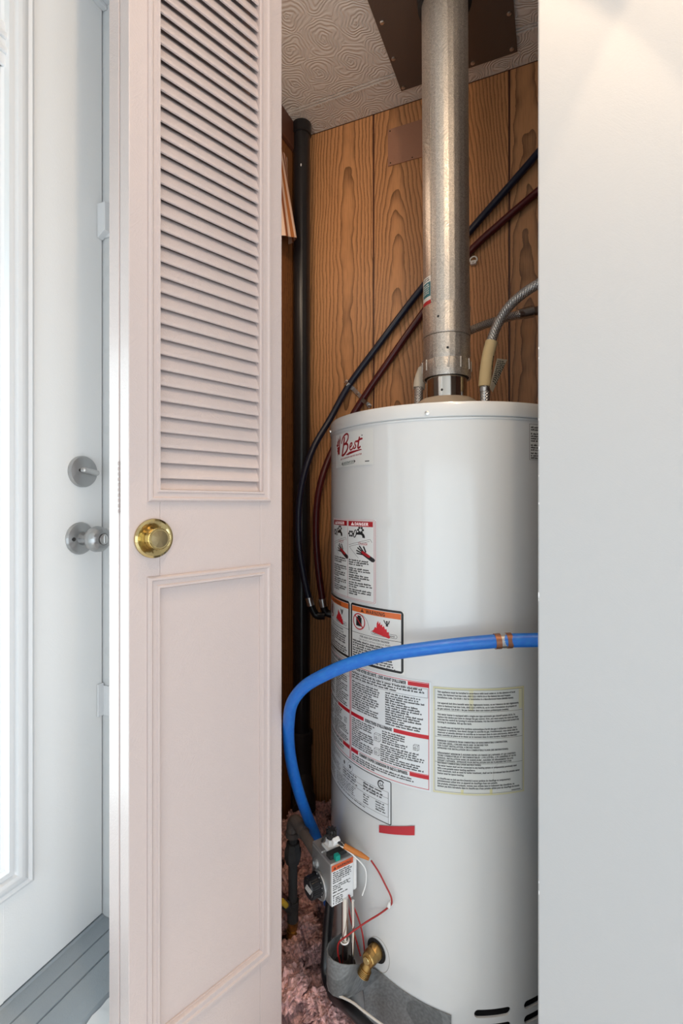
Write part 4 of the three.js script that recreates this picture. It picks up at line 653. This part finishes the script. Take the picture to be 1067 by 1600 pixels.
{ // braided connectors
  const a = thing('water_connector', 'braided steel connector wrapped in tan tape at the right of the vent pipe', 'hose', P3(757, 640, 1.15).toArray());
  const ap = [[757, 655, 1.15], [757, 620, 1.15], [758.5, 585, 1.15], [763, 550, 1.15], [774, 513, 1.15], [794, 480, 1.145], [818, 458, 1.13], [845, 441, 1.11], [880, 424, 1.09]].map((p) => P3(...p));
  part(a, 'braided_hose', tube(ap, 0.0112, 140, 18), M.braid);
  part(a, 'nut', [rod(P3(757, 660, 1.15), P3(757, 614, 1.15), 0.0118, 6), rod(P3(757, 612, 1.15), P3(757, 606, 1.15), 0.0124, 24)], M.steel);
  const tapeTex = canvas(128, 256, (x, w, h) => { x.fillStyle = '#c9b184'; x.fillRect(0, 0, w, h); for (let i = 0; i < 9; i++) { x.fillStyle = INK; x.fillRect(60, 84 + i * 9, 46, i % 3 ? 4 : 6); } });
  const tp = tube([P3(756.5, 604, 1.15), P3(758.5, 580, 1.15), P3(762, 556, 1.15), P3(767.5, 534, 1.15)], 0.0142, 24, 20);
  { const u = tp.attributes.uv, q = tp.attributes.position; for (let i = 0; i < u.count; i++) u.setXY(i, Math.min(1, Math.max(0, u.getY(i) / 0.089)), Math.min(1, Math.max(0, u.getX(i) / 0.105))); }
  part(a, 'tape_wrap', tp, std(0xffffff, 0.75, 0, { map: tapeTex }), 'tan masking tape wrap');
  const tag = new THREE.BufferGeometry(), c4 = [P3(764, 606, 1.140), P3(776, 560, 1.140), P3(792, 562, 1.155), P3(769, 613, 1.150)];
  tag.setAttribute('position', new THREE.Float32BufferAttribute([0, 1, 2, 0, 2, 3].flatMap((i) => c4[i].toArray()), 3)); tag.setAttribute('uv', new THREE.Float32BufferAttribute([0, 0, 0, 1, 1, 1, 0, 0, 1, 1, 0.4, 0], 2)); tag.computeVertexNormals();
  part(a, 'paper_tag', tag, std(0xffffff, 0.7, 0, { map: canvas(128, 256, (x, w, h) => { x.fillStyle = '#b9ab93'; x.fillRect(0, 0, w, h); lines(x, 16, 16, w - 30, 12, 16, 5); }) }));
  const b = thing('water_connector', 'braided steel connector passing behind the vent pipe to a metal coupling', 'hose', P3(653, 640, 1.27).toArray());
  const bp = [[653, 660, 1.27], [653.5, 620, 1.27], [656, 590, 1.28], [670, 560, 1.31], [704, 531, 1.35], [740, 514, 1.375], [776, 501, 1.38], [812, 491, 1.38]].map((p) => P3(...p));
  part(b, 'braided_hose', tube(bp, 0.0115, 140, 18), M.braid);
  part(b, 'coupling', [rod(P3(809, 492, 1.38), P3(818, 489.5, 1.38), 0.0142, 24), rod(P3(817, 490, 1.38), P3(833, 486.5, 1.375), 0.0158, 6)], M.steel);
  part(b, 'pipe_end', rod(P3(832, 487, 1.375), P3(900, 472, 1.36), 0.0118, 20), std(lin(0.2, 0.13, 0.09), 0.5, 0.6));
  const tg = tube([P3(654, 607, 1.275), P3(655.5, 595, 1.278), P3(661, 578, 1.29)], 0.0150, 16, 16); part(b, 'paper_tag', tg, std(0xffffff, 0.7, 0, { map: canvas(64, 64, (x, w, h) => { x.fillStyle = '#cfc6b6'; x.fillRect(0, 0, w, h); lines(x, 6, 8, w - 10, 6, 9, 8); }) }));
}
{ // blue hose in front of the tank
  const o = thing('blue_hose', 'bright blue plastic hose looping across the front of the heater', 'hose', P3(660, 1013, 0.88).toArray());
  const p = [[900, 998, 0.83], [838, 1000, 0.858], [790, 1001, 0.868], [730, 1005.5, 0.874], [660, 1014, 0.88], [600, 1023, 0.888], [550, 1036, 0.905], [505, 1055, 0.925], [474, 1074, 0.945], [456, 1098, 0.965], [450.5, 1130, 0.995], [451, 1165, 1.03], [456.5, 1200, 1.065], [466.5, 1238, 1.10], [480, 1276, 1.14], [494, 1309, 1.17], [505, 1350, 1.19], [512, 1410, 1.20]].map((q) => P3(...q));
  const dusty = std(0xffffff, 0.42, 0, { map: dataTex(256, 64, (u, v) => { const k = Math.max(0, N(u * 60, v * 14, 2) + 0.1) * 0.08 + Math.max(0, N(u * 200, v * 60, 5) - 0.1) * 0.10; return [0.03 + k, 0.36 + k * 0.9, 0.70 + k * 0.3]; }, true, [1.2, 12]) });
  part(o, 'hose', tube(p, 0.0120, 260, 20), dusty);
  const ring2 = (x0, y0, x1, y1, d, r, m, n) => part(o, n, rod(P3(x0, y0, d), P3(x1, y1, d), r, 28), m);
  ring2(772, 1002.2, 781, 1001.6, 0.8705, 0.0136, M.copper, 'copper_ring'); ring2(790, 1001.0, 798, 1000.6, 0.8685, 0.0136, M.copper, 'copper_ring'); ring2(781, 1001.6, 790, 1001.0, 0.8695, 0.0129, M.steel, 'coupling');
}
{ // iron gas pipe
  const o = thing('gas_pipe', 'black iron gas pipe with an elbow and union left of the heater', 'pipe', P3(457, 1480, 1.18).toArray());
  const T = P3(457, 1292, 1.18), at = (y, d = 1.18, x = 457) => P3(x, y, d);
  part(o, 'nipple', [rod(at(1345), at(1412), 0.0108, 20), rod(at(1300), at(1320), 0.0108, 20)], M.iron);
  part(o, 'union', [lathe([[0.012, -0.026], [0.016, -0.024], [0.019, -0.012], [0.0205, -0.010], [0.0205, 0.006], [0.018, 0.010], [0.016, 0.024], [0.012, 0.026]], 8, at(1332).toArray())], M.iron);
  const e1 = P3(476, 1305, 1.13);
  part(o, 'elbow', [tube([at(1305), at(1288), P3(461, 1283, 1.172), P3(468, 1291, 1.155), P3(474, 1302, 1.135)], 0.0142, 30, 18), rod(at(1306), at(1298), 0.0168, 20)], M.dustyIron, 'dusty pipe elbow');
  part(o, 'branch', rod(P3(467, 1291, 1.155), P3(497, 1339, 1.065), 0.0110, 20), M.dustyIron);
  part(o, 'gas_cock', [rod(at(1406), at(1416), 0.0148, 8), rod(at(1416), at(1438), 0.0132, 20), rod(at(1424), P3(446, 1414, 1.16), 0.0100, 16)], M.iron);
  part(o, 'cock_handle', rod(P3(447, 1415, 1.16), P3(440, 1408, 1.15), 0.0062, 12), std(lin(0.5, 0.32, 0.03), 0.5), 'yellow handle');
  part(o, 'flare_fitting', [rod(at(1438), at(1452), 0.0135, 20, 0.011), rod(at(1452), at(1464), 0.0150, 6), rod(at(1464), at(1482), 0.0105, 16)], M.oldBrass, 'brass flare fitting');
}
{ // black cable runs at the foot of the tank
  const c = thing('flex_conduit', 'thick black conduit lying under the grey pocket of the heater', 'conduit', P3(560, 1575, 0.93).toArray());
  part(c, 'sheath', tube([P3(516, 1400, 1.09), P3(510, 1470, 1.085), P3(509, 1520, 1.065), P3(519, 1552, 1.03), P3(540, 1572, 0.975), P3(563, 1594, 0.935), P3(590, 1622, 0.90), P3(625, 1660, 0.87)], 0.0105, 90, 16), M.black);
  const w = thing('loose_wire', 'thin pale wire beside the black conduit at the tank foot', 'wire', P3(575, 1580, 0.93).toArray());
  part(w, 'sheath', tube([P3(530, 1556, 0.962), P3(550, 1566, 0.945), P3(568, 1580, 0.928), P3(592, 1598, 0.91), P3(620, 1616, 0.89)], 0.0022, 50, 8), std(lin(0.5, 0.47, 0.43), 0.6));
}
// hardboard patch on the wall
{
  const h = thing('wall_patch', 'small reddish hardboard patch nailed high on the panelled wall', 'board', [-0.43, 2.17, -FB]);
  part(h, 'board', boxF(-0.5025, -0.355, 2.111, 2.231, FB - 0.0045, FB - 0.0005, 0.0008), M.hardboard);
  for (const [x, y] of [[-0.495, 2.224], [-0.4935, 2.119], [-0.42, 2.117], [-0.365, 2.22]]) part(h, 'nail', lathe([[0, 0], [0.0022, 0], [0.0016, 0.0008], [0, 0.001]], 10, [x, y, -FB + 0.0046], [0, 0, 1]), M.dark);
}
// striped cloth on the left wall
{
  const nU = 60, nV = 40, pos = [], uv = [], idx = [];
  for (let j = 0; j <= nV; j++) for (let i = 0; i <= nU; i++) {
    const u = i / nU, v = j / nV, k = 0.06 + 0.94 * v;                 // widens towards the hem
    const f = 1.27 + 0.185 * u, y = 2.16 - (0.29 + 0.05 * (1 - u)) * v;
    const x = XL + 0.006 + k * 0.054 * Math.pow(Math.sin(Math.PI * Math.pow(u, 2.2)), 0.8) + k * 0.0035 * (1 + Math.sin(u * 26 + v));
    pos.push(x, y, -f); uv.push(u, v);
  }
  for (let j = 0; j < nV; j++) for (let i = 0; i < nU; i++) { const a = j * (nU + 1) + i; idx.push(a, a + 1, a + nU + 2, a, a + nU + 2, a + nU + 1); }
  const g = new THREE.BufferGeometry(); g.setAttribute('position', new THREE.Float32BufferAttribute(pos, 3)); g.setAttribute('uv', new THREE.Float32BufferAttribute(uv, 2)); g.setIndex(idx); g.computeVertexNormals();
  const back = g.clone(), bp = back.attributes.position; for (let i = 0; i < bp.count; i++) bp.setX(i, bp.getX(i) - 0.003);
  const tex = canvas(512, 64, (x, w, h) => { x.fillStyle = '#d9b9a2'; x.fillRect(0, 0, w, h); for (let i = 0; i < 8; i++) { x.fillStyle = i % 2 ? '#a5622f' : '#8e4f28'; x.fillRect(i * 64 + 8, 0, 30, h); } });
  single('striped_cloth', 'orange and cream striped cloth hanging by the edge of the louvred door', 'cloth', [g, back], std(0xffffff, 0.85, 0, { map: tex }));
}
// pink fibreglass insulation over the closet floor
{
  const gs = [], n3 = (v, f, s) => N(v.x * f + s, v.y * f - s, v.z * f + 2 * s);
  const mat = new THREE.PlaneGeometry(0.62, 0.70, 90, 100); mat.rotateX(-Math.PI / 2); mat.translate(-0.52, YF + 0.012, -1.19);
  { const p = mat.attributes.position; for (let i = 0; i < p.count; i++) p.setY(i, p.getY(i) + 0.018 * N(p.getX(i) * 22, p.getZ(i) * 22, 1) + 0.01 * N(p.getX(i) * 60, p.getZ(i) * 60, 4)); mat.computeVertexNormals(); gs.push(mat); }
  for (let i = 0; i < 330; i++) {
    const x = -0.80 + rnd() * 0.46, f = 0.90 + rnd() * 0.62;
    if (Math.hypot(x - AX, f - AF) < R + 0.035) { continue; }
    const s = 0.013 + 0.022 * rnd() * rnd() + 0.008 * rnd(), g = new THREE.IcosahedronGeometry(1, 9), p = g.attributes.position, v = new THREE.Vector3(), sd = i * 3.7;
    for (let k = 0; k < p.count; k++) { v.fromBufferAttribute(p, k); const m = 1 + 0.55 * n3(v, 1.6, sd) + 0.34 * n3(v, 4.2, sd) + 0.26 * n3(v, 9, sd); p.setXYZ(k, v.x * m * (0.9 + 0.5 * Math.abs(Math.sin(sd))), v.y * m * 0.75, v.z * m); }
    g.scale(s, s, s); g.rotateY(sd); g.translate(x, YF + 0.018 + 0.03 * rnd() + s * 0.3 + 0.05 * Math.max(0, (f - 1.1)) * rnd(), -f); g.computeVertexNormals(); gs.push(g);
  }
  const pink = dataTex(256, 256, (u, v) => { const k = 0.85 + 0.3 * tileN(u, v, 20) + 0.2 * tileN(u, v, 70, 4); return [0.98 * k, 0.77 * k, 0.75 * k]; }, true);
  for (const g of gs) { const c = clean(g), u = c.attributes.uv, p = c.attributes.position; for (let i = 0; i < u.count; i++) u.setXY(i, p.getX(i) * 8 + p.getY(i) * 5, p.getZ(i) * 8 + p.getY(i) * 3); }
  const o = single('floor_insulation', 'loose pink fibreglass insulation heaped on the closet floor', 'insulation', gs.map((g) => { const c = clean(g), u = c.attributes.uv, p = c.attributes.position; for (let i = 0; i < u.count; i++) u.setXY(i, p.getX(i) * 8 + p.getY(i) * 5, p.getZ(i) * 8 + p.getY(i) * 3); return c; }), std(0xffffff, 1, 0, { map: pink, bumpMap: peel, bumpScale: 0.0012 }), { kind: 'stuff' });
}

renderer.render(scene, camera);
